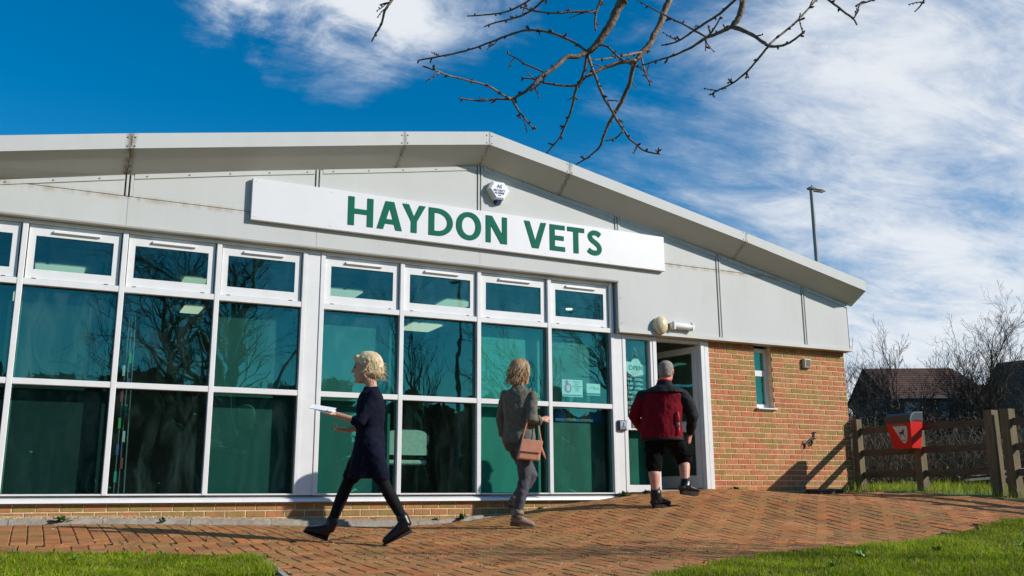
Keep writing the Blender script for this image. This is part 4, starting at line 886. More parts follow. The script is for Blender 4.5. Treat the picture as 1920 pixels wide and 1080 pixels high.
dogp=[(-.10,.64),(-.03,.605),(.16,.605),(.25,.64),(.27,.72),(.30,.72),(.31,.68),(.44,.67),(.44,.64),(.36,.62),(.33,.56),(.37,.46),(.42,.40),(.37,.40),(.30,.48),(.22,.53),(.06,.52),(.02,.47),(-.03,.40),(-.08,.40),(-.04,.48),(-.03,.55),(-.08,.60)]
facep('dog_symbol',dogp,LABK,.0036)
facep('label_text',[(.12,.30),(.40,.30),(.40,.275),(.12,.275)],LABK,.0036)
o=add_text('DOG WASTE ONLY',.024,(0,0,0),LABW,bn,depth=.0003)
nf=Vector(fb(0,.9,.0030)); rot=Matrix((va,(Vector(fb(0,1))-Vector(fb(0,0))).normalized(),va.cross((Vector(fb(0,1))-Vector(fb(0,0))).normalized()))).transposed().to_4x4()
o.data.transform(Matrix.Rotation(-math.pi/2,4,'X')); o.data.transform(rot); o.location=Vector(fb(.03,.865,.0036))-wloc(bn)
# block on the ground
m=MB(); m.hexa([(8.80,-.42,H(8.8,-.4)-.03),(9.36,-.36,H(9.3,-.4)-.03),(9.38,-.10,H(9.4,-.1)-.03),(8.84,-.12,H(8.8,-.1)-.03),(8.88,-.40,.375),(9.35,-.35,.395),(9.37,-.11,.41),(8.90,-.13,.40)])
tag(m.build('ground_slab',M('dark_slab',(.045,.035,.028),.95,var=.4,scale=12,bump=.6),fix=True,origin=(9.1,-.25,.34)),'dark flat slab lying against the foot of the brick wall below the fence shadow','slab')
# planks lying in the grass behind the fence
PL=M('grey_plank',(.34,.31,.27),.85,var=.35,scale=6,stretch=(1,6,6))
for k,(x0,y0,x1,y1,z0,z1,lb) in enumerate(((12.6,.1,14.2,-.75,.60,.80,'upper pale plank leaning in the grass behind the fence'),(12.3,.0,13.9,-.95,.52,.66,'lower pale plank leaning in the grass behind the fence'))):
    m=MB(); d=Vector((x1-x0,y1-y0,0)).normalized(); s=Vector((-d.y,d.x,0))*.09
    A,B=Vector((x0,y0,z0)),Vector((x1,y1,z1)); m.hexa([A-s,B-s,B+s,A+s]+[p+Vector((0,0,.03)) for p in (A-s,B-s,B+s,A+s)]); tag(m.build('plank',PL,fix=True,origin=(x0,y0,z0)),lb,'plank','planks behind the fence')
# lamp posts
LAMPM=M('lamp_paint',(.16,.18,.20),.45,var=.2,scale=6); LGL=M('lamp_glass',(.35,.37,.38),.2)
def lamp_post(x,y,h,dirx,label):
    t_=thing('street_lamp',label,'street lamp',(x,y,.05))
    m=MB(); m.tube([(x,y,0),(x,y,1.2),(x,y,1.22),(x,y,h)],[.09,.09,.06,.048],12); m.build('column',LAMPM,t_)
    m=MB(); m.tube([(x-.12*dirx,y,h+.03),(x-.05*dirx,y,h+.05),(x+.2*dirx,y,h+.06),(x+.46*dirx,y,h+.04)],[.04,.075,.10,.03],12,True,(Vector((0,0,1)),.62)); m.build('lantern',LAMPM,t_,smooth=True)
    m=MB(); m.tube([(x+.0*dirx,y,h+.0),(x+.38*dirx,y,h+.01)],[.06,.05],10,True,(Vector((0,0,1)),.3)); m.build('lens',LGL,t_)
    m=MB(); m.tube([(x+.03*dirx,y,h+.09),(x+.03*dirx,y,h+.15)],.025,8); m.build('sensor',LGL,t_)
lamp_post(16.52,7.0,7.92,1,'tall grey street lamp rising behind the right end of the roof')
lamp_post(11.55,-18.0,7.2,-1,'tall street lamp across the car park, mirrored in the clear window pane')
# ---------------------------------------------------------------- people
SKIN=M('skin',(.56,.30,.205),.5,var=.10,scale=14,spec=.4); SKIN2=M('skin_ruddy',(.60,.29,.20),.5,var=.14,scale=14,spec=.4); EYE=M('eye',(.03,.025,.02),.2,var=0); LIP=M('lip',(.42,.13,.11),.45,var=0)
NAVY=M('navy_cloth',(.006,.008,.020),.9,spec=.12,var=.35,scale=14,bump=.35,bscale=24); TIGHTS=M('black_tights',(.006,.006,.007),.8,spec=.2,var=.3,scale=20); BOOT=M('black_leather',(.006,.006,.007),.34,var=.3,scale=20,spec=.4)
BLOND=M('blonde_hair',(.74,.60,.38),.5,col2=(.50,.37,.20),scale=22,stretch=(1,1,.3),bump=.7,bscale=70); BROWNH=M('brown_blonde_hair',(.40,.25,.11),.5,col2=(.16,.09,.04),scale=22,stretch=(1,1,.25),bump=.7,bscale=70); GREYH=M('short_grey_hair',(.34,.28,.235),.75,col2=(.16,.13,.11),scale=40,bump=.6,bscale=150)
KNIT=M('olive_grey_knit',(.155,.150,.115),.95,col2=(.105,.10,.075),scale=30,bump=.7,bscale=110); JEAN=M('grey_denim',(.075,.080,.095),.8,col2=(.035,.038,.048),scale=9,bump=.4,bscale=40); TAUPE=M('taupe_suede',(.26,.19,.135),.85,var=.2,scale=14); HEEL=M('brown_heel',(.12,.06,.03),.6); BUCK=M('dark_strap',(.05,.035,.025),.6)
TAN=M('tan_leather',(.66,.285,.16),.42,var=.22,scale=8,coat=.2); PAPERW=M('paper_white',(.78,.80,.80),.7,var=.03)
MAROON=M('maroon_softshell',(.17,.005,.014),.85,spec=.12,var=.25,scale=8,bump=.25,bscale=22); BLACKJ=M('black_softshell',(.016,.018,.021),.8,spec=.2,var=.3,scale=9,bump=.3,bscale=22); REDJ=M('red_trim_and_sunlit_side',(.55,.02,.03),.6,var=.1); SHORT=M('black_cargo_cloth',(.005,.005,.006),.9,spec=.1,var=.3,scale=12,bump=.3,bscale=30); SOCK=M('navy_sock',(.015,.022,.06),.9,var=.25,scale=30); SOLE=M('boot_sole',(.022,.021,.020),.8,spec=.2); GREYP=M('grey_reflective',(.25,.25,.24),.5)
def soft(mb,name,mat,parent,voxel=.010,smooth=4,wrinkle=0.0,wscale=.09,kind=None):
    o=mb.build(name,mat,parent,smooth=True,fix=True)
    md=o.modifiers.new('blend','REMESH'); md.mode='VOXEL'; md.voxel_size=voxel; md.use_smooth_shade=True
    if smooth: s_=o.modifiers.new('soften','SMOOTH'); s_.iterations=smooth; s_.factor=.5
    if wrinkle:
        tx=bpy.data.textures.new('folds','CLOUDS'); tx.noise_scale=wscale; tx.noise_depth=1
        d=o.modifiers.new('folds','DISPLACE'); d.texture=tx; d.strength=wrinkle; d.mid_level=.5; d.texture_coords='LOCAL'
    return o
class Fig:
    def __init__(s,root,J,face,fz):
        s.r=Vector(root); s.J={k:s.r+Vector(v) for k,v in J.items()}; s.f=Vector(face).normalized(); s.l=Vector((-s.f.y,s.f.x,0)).normalized()  # l: to the figure's left
    def __getattr__(s,k): return s.J[k]
def lp(a,b,t): return a+(b-a)*t
def hand(mb,wr,tip,palm_n,scale=1.0,curl=.35,thumb=1):
    # palm, four unequal bent fingers and a thumb; palm_n: direction the palm faces
    d=(tip-wr).normalized(); n=(Vector(palm_n)-d*d.dot(Vector(palm_n))).normalized(); sd=d.cross(n); L=.085*scale
    mb.limb([wr,wr+d*L*.45,wr+d*L],[.026*scale,.036*scale,.038*scale],12,(n,.5))
    for k,(off,ln) in enumerate(((-.028,.066),(-.009,.076),(.010,.072),(.028,.056))):
        b=wr+d*(L*.92)+sd*off*scale; m1=b+(d*math.cos(curl)+n*math.sin(curl))*ln*.52*scale; e=m1+(d*math.cos(curl*2.3)+n*math.sin(curl*2.3))*ln*.5*scale
        mb.limb([b-d*.02,b,m1,e],[.0092*scale,.0098*scale,.0085*scale,.0066*scale],7)
    b=wr+d*L*.25+sd*(-.030*thumb)*scale; m1=b+(d*.75-sd*.55*thumb+n*.25).normalized()*.038*scale; e=m1+(d*.95-sd*.1*thumb+n*.35).normalized()*.032*scale
    mb.limb([b,m1,e],[.014*scale,.0105*scale,.0080*scale],8)
def head(F,mb,c,face,sz=1.0,tilt=0.0):
    # skull, jaw, nose, ears; c: centre of the head
    f=face.normalized(); l=Vector((-f.y,f.x,0)).normalized(); u=l.cross(f)*-1; u=Vector((0,0,1))
    S=[(-.118,.020,.030,.034),(-.105,.036,.048,.028),(-.078,.052,.066,.020),(-.045,.062,.080,.010),(-.005,.070,.090,.002),(.035,.075,.096,-.006),(.072,.072,.092,-.010),(.100,.058,.074,-.012),(.118,.034,.044,-.012)]
    mb.stack([(c+u*z*sz+f*o*sz,l*w_*sz,f*d_*sz) for z,w_,d_,o in S],20)
    # nose, brow, chin, lips, ears
    mb.limb([c+f*.084*sz+u*.018*sz,c+f*.104*sz-u*.022*sz],[.009*sz,.014*sz],8)
    mb.limb([c+f*.083*sz+l*.035*sz+u*.026*sz,c+f*.088*sz+u*.030*sz,c+f*.083*sz-l*.035*sz+u*.026*sz],[.010*sz,.011*sz,.010*sz],8)
    mb.limb([c+f*.078*sz+l*.016*sz-u*.062*sz,c+f*.086*sz-u*.062*sz,c+f*.078*sz-l*.016*sz-u*.062*sz],[.008*sz,.010*sz,.008*sz],8)
    mb.ball(c+f*.070*sz-u*.100*sz,.022*sz,.022*sz,.018*sz,10,6)
    for s_ in (1,-1): mb.limb([c+l*s_*.074*sz-f*.008*sz+u*.026*sz,c+l*s_*.079*sz-f*.012*sz+u*.005*sz,c+l*s_*.073*sz-f*.004*sz-u*.026*sz],[.011*sz,.013*sz,.009*sz],8)
def eyes_lips(parent,c,face,sz=1.0):
    f=face.normalized(); l=Vector((-f.y,f.x,0)).normalized(); u=Vector((0,0,1))
    for s_ in (1,-1):
        m=MB(); m.ball(c+f*.083*sz+l*s_*.031*sz+u*.008*sz,.011*sz,.011*sz,.008*sz,10,6); m.build('eye',EYE,parent,smooth=True)
    m=MB(); m.limb([c+f*.083*sz+l*.020*sz-u*.060*sz,c+f*.094*sz-u*.058*sz,c+f*.083*sz-l*.020*sz-u*.060*sz],[.004*sz,.006*sz,.004*sz],8); m.build('mouth',LIP,parent,smooth=True)
def shoe(parent,name,mat,heel,toe,ankle,shaft,wd=.042,soleh=.022,heelh=0.0,solemat=SOLE,ball=None,vox=.006):
    d=(toe-heel); L=d.length; d.normalize(); sd=Vector((0,0,1)).cross(d).normalized(); u=d.cross(sd)
    m=MB()
    pts=[(-.02,.036,.062),(.10,.041,.085),(.30,.043,.098),(.50,.046,.080),(.72,.049,.064),(.90,.045,.050),(1.0,.032,.034)]
    R_=[]
    for t_,w_,h_ in pts:
        p=heel+d*(L*t_)+u*(h_*.5+soleh+heelh*(1-min(1,t_*1.6)))
        R_.append((p,sd*w_*(wd/.042),u*h_*.56))
    m.stack(R_,14)
    m.limb([heel+d*L*.22+u*(.055+soleh+heelh),lp(ankle,shaft,0.0),shaft],[.050*wd/.042,.049*wd/.042,.052*wd/.042],14)
    b=soft(m,name,mat,parent,vox,3)
    s_=MB(); ring=[]
    for k in range(24):
        a=2*math.pi*k/24; t_=.5+.54*math.cos(a); w_=wd*1.10*math.sin(a)*(1.0 if t_>.35 else .86)
        ring.append(heel+d*(L*t_)+sd*w_)
    n=24; hh=[(soleh*1.2+heelh*(1-min(1,max(0,((p-heel).dot(d)/L)*1.6)))) for p in ring]
    s_.add(ring+[p+u*h_ for p,h_ in zip(ring,hh)],[tuple(range(n-1,-1,-1)),tuple(range(n,2*n))]+[(i,(i+1)%n,n+(i+1)%n,n+i) for i in range(n)]); s_.build('sole',solemat,b,fix=True)
    return b,(d,sd,u,L)
def ring_band(mb,c,axis,r,h,seg=16,th=.006):
    mb.tube([c-axis*h/2,c-axis*h/2+axis*.001,c+axis*h/2-axis*.001,c+axis*h/2],[r,r+th,r+th,r],seg)

def strands(parent,c,f_,l_,mat,n,zlo,zhi,hang,seed,back=-.02,wind=0.0):
    # loose strands over the shaped hair
    q=random.Random(seed); m=MB()
    for k in range(n):
        a=q.gauss(0,.75); a=max(-1.45,min(1.45,a)); z=q.uniform(zlo,zhi); rr_=max(.02,math.sqrt(max(0,1-((z-.02)/.135)**2)) if z>.02 else 1)
        p=c+Vector((0,0,z))-f_*(.125*rr_*math.cos(a)-back*-1)+l_*.098*rr_*math.sin(a); o=(p-c); o.z=0; o=o.normalized() if o.length>0 else f_
        L=q.uniform(.05,hang); d=Vector((0,0,-1))*.9+o*q.uniform(.0,.45)-f_*(q.uniform(-.1,.35)+wind*q.random())
        P=[p,p+d*L*.35+o*.006,p+d*L*.7+o*q.uniform(-.004,.014),p+d*L+o*q.uniform(-.006,.022)+l_*q.uniform(-.012,.012)]
        m.tube(P,[.0020,.0022,.0018,.0006],4,False)
    m.build('hair_strands',mat,parent,kind='stuff')
# ---- woman in navy, striding to the left
W1=dict(crown=(0.244,-0.212,1.505),head=(0.239,-0.209,1.377),neck=(0.275,-0.228,1.219),shN=(0.243,-0.390,1.125),shF=(0.303,-0.062,1.159),chest=(0.276,-0.228,1.026),waist=(0.279,-0.230,0.879),hip=(0.275,-0.227,0.751),hipN=(0.254,-0.310,0.733),hipF=(0.287,-0.140,0.743),elN=(0.130,-0.395,0.915),wrN=(-0.032,-0.297,0.974),haN=(-0.139,-0.232,0.998),elF=(0.287,0.013,0.909),wrF=(0.167,0.050,0.881),haF=(0.079,0.072,0.889),knF=(0.140,-0.059,0.413),anF=(0.020,-0.010,0.069),heF=(0.000,0.000,-0.034),toF=(-0.170,0.080,0.035),knN=(0.368,-0.374,0.401),anN=(0.530,-0.440,0.105),heN=(0.572,-0.465,0.030),toN=(0.375,-0.370,-0.066))
p1=thing('person','person with short blonde hair in navy dress striding left holding white papers','person',(1.575,-2.321,-.05))
F=Fig((1.575,-2.321,0),W1,(-.90,.43,0),0); f,l=F.f,F.l; u=Vector((0,0,1))
hc=F.head+f*.008+u*.004
mb=MB(); head(F,mb,hc,f,1.06)
mb.limb([F.neck-u*.05,F.neck+u*.03,hc-u*.06-f*.01],[.055,.050,.052],14)
def torso(mb,F,wd,dp,sh,dh=0,waistk=.80,hipk=1.0):
    c=[(F.neck-u*.015,.052,.05),(lp(F.neck,F.chest,.25),sh*.62,dp*.70),(lp(F.neck,F.chest,.55),sh*.84,dp*.85),(F.chest,wd*.92,dp*.98),(lp(F.chest,F.waist,.55),wd*.93,dp*.98),(F.waist,wd*waistk,dp*.86),(lp(F.waist,F.hip,.55),wd*.98*hipk,dp*.98),(F.hip-u*.02,wd*1.02*hipk,dp*1.02),(F.hip-u*.09,wd*.80*hipk,dp*.86)]
    mb.stack([(p,l*a,f*b) for p,a,b in c],24)
torso(mb,F,.150,.105,.165)
mb.limb([F.shN-u*.02,F.elN,F.wrN],[.036,.037,.026]); mb.limb([F.shF-u*.02,F.elF,F.wrF],[.036,.037,.026])
hand(mb,F.wrN,F.haN,(0,0,1),.95,.25,1); hand(mb,F.wrF,F.haF,(0,-.3,1),.95,.5,-1)
mb.limb([F.hipN,F.knN,lp(F.knN,F.anN,.35),F.anN],[.078,.046,.046,.031],14); mb.limb([F.hipF,F.knF,lp(F.knF,F.anF,.35),F.anF],[.078,.046,.046,.031],14)
soft(mb,'body',SKIN,p1,.0065,2); eyes_lips(p1,hc,f,1.06)
mb=MB()
HS=[(-.080,.050,.046,-.082),(-.045,.075,.080,-.070),(.0,.087,.104,-.054),(.04,.091,.118,-.032),(.08,.090,.118,-.022),(.112,.077,.100,-.020),(.138,.054,.070,-.018),(.150,.022,.028,-.018)]
mb.stack([(hc+u*z+f*o,l*w_,f*d_) for z,w_,d_,o in HS],20)
for k in range(26):
    a=random.uniform(-2.2,2.2); z=random.uniform(-.05,.12); p=hc+u*z-f*(.10*math.cos(a)*.8+.02)+l*.085*math.sin(a); mb.limb([p,p-f*random.uniform(.01,.035)+u*random.uniform(-.035,.02)+l*random.uniform(-.012,.012)],[.014,.006],6)
mb.limb([hc+f*.070+u*.095+l*.05,hc+f*.092+u*.088,hc+f*.075+u*.080-l*.055],[.02,.02,.018],8)
soft(mb,'hair',BLOND,p1,.0065,2)
strands(p1,hc,f,l,BLOND,230,-.06,.135,.075,3,wind=.8)
mb=MB()
def torso_c(mb,F,wd,dp,sh,hem,hw,hd,waistk=.86):
    c=[(F.neck+u*.004,.060,.058),(F.neck-u*.025,.085,.070),(lp(F.neck,F.chest,.30),sh*.86,dp*.82),(lp(F.neck,F.chest,.6),sh,dp*.98),(F.chest,wd,dp*1.06),(lp(F.chest,F.waist,.55),wd*.95,dp),(F.waist,wd*waistk,dp*.92),(lp(F.waist,F.hip,.55),wd*1.04,dp*1.05)]+hem
    mb.stack([(p,l*a,f*b) for p,a,b in c],28)
hemc=lp(F.knN,F.knF,.5)
torso_c(mb,F,.160,.115,.172,[(F.hip-u*.01,.172,.130),(lp(F.hip,hemc,.35)+f*.0,.160,.138),(lp(F.hip,hemc,.62),.148,.150),(lp(F.hip,hemc,.82)+u*.0,.142,.160)],0,0)
mb.limb([F.shN,lp(F.shN,F.elN,.6),F.elN,lp(F.elN,F.wrN,.18)],[.060,.052,.050,.046],14); mb.limb([F.shF,F.elF,lp(F.elF,F.wrF,.25)],[.060,.050,.046],14)
mb.limb([F.hipN,lp(F.hipN,F.knN,.76)],[.098,.074],14); mb.limb([F.hipF,lp(F.hipF,F.knF,.76)],[.098,.074],14)
soft(mb,'dress',NAVY,p1,.008,3,.012,.05)
mb=MB()
for a,b,c in (('hipN','knN','anN'),('hipF','knF','anF')):
    mb.limb([lp(F.J[a],F.J[b],.5),F.J[b],lp(F.J[b],F.J[c],.35),F.J[c]],[.066,.051,.052,.035],14)
soft(mb,'tights',TIGHTS,p1,.008,2)
shoe(p1,'boot',BOOT,F.heF,F.toF,F.anF,lp(F.anF,F.knF,.16),.042,.012,.012,SOLE)
shoe(p1,'boot',BOOT,F.heN,F.toN,F.anN,lp(F.anN,F.knN,.16),.042,.012,.012,SOLE)
pp=thing('papers','folded white papers held out in the hand of the person in navy','papers',tuple(F.haN+u*.01))
m=MB(); d=(F.haN-F.wrN).normalized(); s_=Vector((-d.y,d.x,0)).normalized(); c=F.haN-d*.005+u*.022; n_=d.cross(s_); 
for k in range(2):
    q=c+u*.010*k; a_=d*.098+u*(.010-.012*k); b_=s_*.060+u*.020*(1 if s_.y>0 else -1); q2=q+d*.0
    m.hexa([q-a_-b_,q+a_-b_,q+a_+b_,q-a_+b_]+[p+u*.004 for p in (q-a_-b_,q+a_-b_,q+a_+b_,q-a_+b_)])
m.build('sheet',PAPERW,pp,fix=True)
# ---- woman in the knit jumper, walking right
W2=dict(crown=(0.119,0.007,1.702),head=(0.118,0.008,1.574),neck=(0.103,0.016,1.436),shN=(0.188,-0.139,1.325),shF=(0.037,0.183,1.361),chest=(0.106,0.014,1.194),waist=(0.105,0.015,0.999),hip=(0.104,0.015,0.864),hipN=(0.120,-0.070,0.838),hipF=(0.086,0.100,0.847),elN=(0.143,-0.185,1.055),wrN=(0.262,-0.172,1.075),haN=(0.345,-0.150,1.098),elF=(0.010,0.236,1.099),wrF=(0.034,0.226,0.906),haF=(0.055,0.209,0.828),knN=(0.127,-0.062,0.489),anN=(0.053,-0.040,0.135),heN=(0.000,-0.000,0.030),toN=(0.214,-0.100,0.010),knF=(0.275,0.060,0.520),anF=(0.100,0.140,0.270),heF=(0.040,0.170,0.215),toF=(0.175,0.115,0.105))
p2=thing('person','person with brown blonde hair in olive grey jumper and grey jeans walking right','person',(3.665,-1.537,.0))
F=Fig((3.665,-1.537,0),W2,(.86,.51,0),0); f,l=F.f,F.l
hf_=Vector((.95,.20,0)).normalized(); hc=F.head+hf_*.01
mb=MB(); head(F,mb,hc,hf_,1.06); mb.limb([F.neck-u*.05,F.neck+u*.03,hc-u*.06],[.055,.050,.050],14)
torso(mb,F,.152,.108,.168); mb.limb([F.shN-u*.03,F.elN,F.wrN],[.036,.036,.027]); mb.limb([F.shF-u*.03,F.elF,F.wrF],[.036,.036,.026])
hand(mb,F.wrN,F.haN,(0,.5,-.8),.98,.75,1); hand(mb,F.wrF,F.haF,(.3,-.9,0),.95,.4,1)
mb.limb([F.hipN,F.knN,lp(F.knN,F.anN,.35),F.anN],[.084,.056,.055,.036],14); mb.limb([F.hipF,F.knF,lp(F.knF,F.anF,.35),F.anF],[.084,.056,.055,.036],14)
soft(mb,'body',SKIN,p2,.0065,2); eyes_lips(p2,hc,hf_,1.06)
fl_=Vector((-hf_.y,hf_.x,0)); mb=MB()
HS=[(-.135,.052,.035,-.075),(-.10,.075,.055,-.062),(-.05,.088,.080,-.050),(.0,.092,.100,-.042),(.04,.094,.112,-.026),(.08,.091,.112,-.016),(.112,.077,.096,-.014),(.134,.050,.062,-.014),(.144,.022,.026,-.016)]
mb.stack([(hc+u*z+hf_*o,fl_*w_,hf_*d_) for z,w_,d_,o in HS],20)
for s_ in (1,-1): mb.limb([hc+fl_*s_*.070+u*.06+hf_*.03,hc+fl_*s_*.088-u*.02+hf_*.02,hc+fl_*s_*.080-u*.11+hf_*.0],[.030,.030,.016],8)
for k in range(22):
    a=random.uniform(-1.6,1.6); z=random.uniform(-.12,.02); p=hc+u*z-hf_*(.10*math.cos(a))+fl_*.088*math.sin(a); mb.limb([p,p-hf_*random.uniform(-.005,.02)-u*random.uniform(.02,.05)],[.014,.005],6)
soft(mb,'hair',BROWNH,p2,.0065,2)
strands(p2,hc,hf_,fl_,BROWNH,360,-.08,.125,.11,4,wind=.3)
mb=MB()
torso_c(mb,F,.172,.132,.180,[(F.hip+u*.03,.180,.145),(F.hip-u*.01,.178,.142),(F.hip-u*.015,.160,.125)],0,0,1.0)
mb.limb([F.shN-u*.01,F.elN,lp(F.elN,F.wrN,.70)],[.056,.060,.048],14); mb.limb([F.shF-u*.01,F.elF,lp(F.elF,F.wrF,.75)],[.056,.058,.046],14)
ring=MB(); soft(mb,'jumper',KNIT,p2,.008,3,.016,.055)
m=MB(); ax=(F.wrN-F.elN).normalized(); ring_band(m,lp(F.elN,F.wrN,.70),ax,.046,.035); m.build('cuff',KNIT,p2,smooth=True)
mb=MB()
for a,b,c in (('hipN','knN','anN'),('hipF','knF','anF')): mb.limb([F.J[a]+u*.03,lp(F.J[a],F.J[b],.5),F.J[b],lp(F.J[b],F.J[c],.32),lp(F.J[b],F.J[c],.97)],[.102,.084,.064,.064,.044],14)
mb.stack([(F.hip+u*.06,l*.15,f*.115),(F.hip-u*.03,l*.165,f*.125),(F.hip-u*.09,l*.14,f*.10)],20)
soft(mb,'jeans',JEAN,p2,.008,3,.012,.05)
for hh,tt,aa,kk in ((F.heN,F.toN,F.anN,F.knN),(F.heF,F.toF,F.anF,F.knF)):
    b_,(d,sd,uu,L)=shoe(p2,'ankle_boot',TAUPE,hh,tt,aa,lp(aa,kk,.10),.042,.012,.024,HEEL)
    ax=(kk-aa).normalized()
    for q in (.02,.055):
        m=MB(); ring_band(m,aa-ax*.02+ax*(q-.02)+d*.006,ax,.047,.018); m.build('strap',BUCK,b_)
hb=thing('handbag','tan leather shoulder bag swinging at the hip of the person in the jumper','handbag',tuple(F.hip+Vector((.08,-.2,-.05))))
q0=F.r+Vector((.115,-.205,.765)); bx_=Vector((.93,-.34,-.10)).normalized(); by_=Vector((.34,.93,0)).normalized(); bz_=Vector((.22,-.05,.97)).normalized()
def bagp(a,b,c): return q0+bx_*a*.90+by_*b+bz_*c*.98
m=MB(); m.hexa([bagp(-.125,-.045,-.10),bagp(.125,-.045,-.10),bagp(.125,.045,-.10),bagp(-.125,.045,-.10),bagp(-.115,-.030,.10),bagp(.115,-.030,.10),bagp(.115,.030,.10),bagp(-.115,.030,.10)])
o=m.build('body',TAN,hb,fix=True); bv=o.modifiers.new('edge','BEVEL'); bv.width=.018; bv.segments=3
m=MB(); m.hexa([bagp(-.120,-.054,-.02),bagp(.120,-.054,-.02),bagp(.120,-.046,-.02),bagp(-.120,-.046,-.02),bagp(-.118,-.040,.108),bagp(.118,-.040,.108),bagp(.118,.03,.112),bagp(-.118,.03,.112)]); o=m.build('flap',TAN,hb,fix=True); bv=o.modifiers.new('edge','BEVEL'); bv.width=.006; bv.segments=2
m=MB(); m.tube([bagp(-.11,0,.09),F.r+Vector((.09,-.20,1.05)),F.shN+Vector((-.02,.02,.07)),F.r+Vector((.23,-.14,1.1)),bagp(.11,0,.09)],.007,6); m.build('strap',TAN,hb)
m=MB(); m.tube([bagp(.115,-.01,.05),bagp(.16,-.02,-.03),bagp(.19,-.01,-.07)],[.008,.012,.004],6); m.build('tassel',TAN,hb)
# ---- man in the maroon jacket, going in at the door
MM=dict(crown=(0.182,-0.091,1.830),head=(0.183,-0.080,1.712),neck=(0.156,-0.078,1.577),shN=(0.318,-0.223,1.448),shF=(-0.034,0.081,1.452),chest=(0.135,-0.067,1.285),waist=(0.117,-0.059,1.103),hip=(0.120,-0.060,1.013),hipN=(0.193,-0.130,0.999),hipF=(0.061,0.014,1.004),elN=(0.408,-0.236,1.192),wrN=(0.445,-0.133,1.010),haN=(0.448,-0.088,0.905),elF=(-0.100,0.181,1.206),wrF=(0.080,0.295,1.071),haF=(0.180,0.335,1.021),knF=(0.032,0.017,0.646),anF=(0.030,-0.005,0.316),heF=(-0.015,-0.010,0.180),toF=(0.235,0.035,0.190),knN=(0.421,-0.032,0.720),anN=(0.335,-0.150,0.425),heN=(0.255,-0.165,0.335),toN=(0.520,-0.115,0.315))
p3=thing('person','person with cropped grey hair in maroon jacket and black shorts entering the doorway','person',(5.607,-1.22,.18))
F=Fig((5.607,-1.22,0),MM,(.70,.71,0),0); f,l=F.f,F.l
hf_=Vector((.80,.60,0)).normalized(); hc=F.head+hf_*.02
mb=MB(); head(F,mb,hc,hf_,1.04); mb.limb([F.neck-u*.06,F.neck+u*.03,hc-u*.05-hf_*.02],[.070,.064,.062],14)
torso(mb,F,.180,.135,.205,waistk=.95); mb.limb([F.shN-u*.03,F.elN,F.wrN],[.045,.044,.034]); mb.limb([F.shF-u*.03,F.elF,F.wrF],[.045,.044,.034])
hand(mb,F.wrN,F.haN,(-.4,.9,0),1.1,.45,-1); hand(mb,F.wrF,F.haF,(0,0,-1),1.05,.4,1)
for a,b,c in (('hipN','knN','anN'),('hipF','knF','anF')):
    A,B,C=F.J[a],F.J[b],F.J[c]; cb=-f*.018; mb.limb([A,lp(A,B,.6),B,lp(B,C,.30)+cb,lp(B,C,.55)+cb*.6,C],[.098,.078,.062,.064,.055,.042],16)
soft(mb,'body',SKIN2,p3,.007,2); eyes_lips(p3,hc,hf_,1.04)
fl_=Vector((-hf_.y,hf_.x,0)); mb=MB()
HS=[(-.055,.070,.055,-.052),(-.02,.078,.080,-.034),(.02,.081,.094,-.022),(.055,.081,.100,-.014),(.085,.075,.094,-.014),(.108,.058,.074,-.014),(.124,.032,.042,-.014)]
mb.stack([(hc+u*z*1.04+hf_*(o-.004),fl_*w_*1.03,hf_*d_*1.03) for z,w_,d_,o in HS],20); soft(mb,'hair',GREYH,p3,.0065,1)
mb=MB()
c=[(F.neck-u*.03,.085,.078),(lp(F.neck,F.chest,.24),.180,.122),(lp(F.neck,F.chest,.45),.230,.152),(F.chest,.236,.168),(lp(F.chest,F.waist,.5),.232,.172),(F.waist,.232,.174),(lp(F.waist,F.hip,.6),.238,.178),(F.hip-u*.065,.244,.180),(F.hip-u*.080,.230,.168)]
mb.stack([(p-f*.012+l*.012,l*a,f*b) for p,a,b in c],28)
A,B,C=F.shF,F.elF,F.wrF; mb.limb([lp(A,B,.12),lp(A,B,.6),B,lp(B,C,.5),lp(B,C,.88)],[.080,.078,.070,.057,.046],16)
jk=soft(mb,'jacket',MAROON,p3,.008,3,.016,.07)
mb=MB()
c=[(F.neck+u*.030,.078,.074),(F.neck-u*.02,.095,.088),(lp(F.neck,F.chest,.18),.178,.128),(lp(F.neck,F.chest,.32),.230,.154),(lp(F.neck,F.chest,.40),.244,.165)]
mb.stack([(p-f*.018,l*a,f*b) for p,a,b in c],28)
for a,b,c_,n_ in (('shN','elN','wrN',5),('shF','elF','wrF',2)):
    A,B,C=F.J[a],F.J[b],F.J[c_]; P_=[A-u*.015-(A-F.chest).normalized()*.02,lp(A,B,.38 if n_>2 else .10),B,lp(B,C,.5),lp(B,C,.88)]; mb.limb(P_[:n_],[.084,.082,.072,.060,.048][:n_],16)
soft(mb,'yoke',BLACKJ,p3,.009,4,.018,.07)
m=MB(); n_=28; c0=F.hip-u*.074-f*.012+l*.012
m.stack([(c0-u*.014,l*.238,f*.174),(c0-u*.010,l*.244,f*.180),(c0+u*.012,l*.246,f*.182),(c0+u*.016,l*.240,f*.176)],28); m.build('hem_band',BLACKJ,p3,smooth=True)
m=MB(); m.tube([F.neck+u*.020-f*.01,F.neck+u*.040-f*.008],[.083,.080],20); m.build('collar_trim',REDJ,p3,smooth=True)
m=MB(); a=F.waist+l*-.170-f*.085
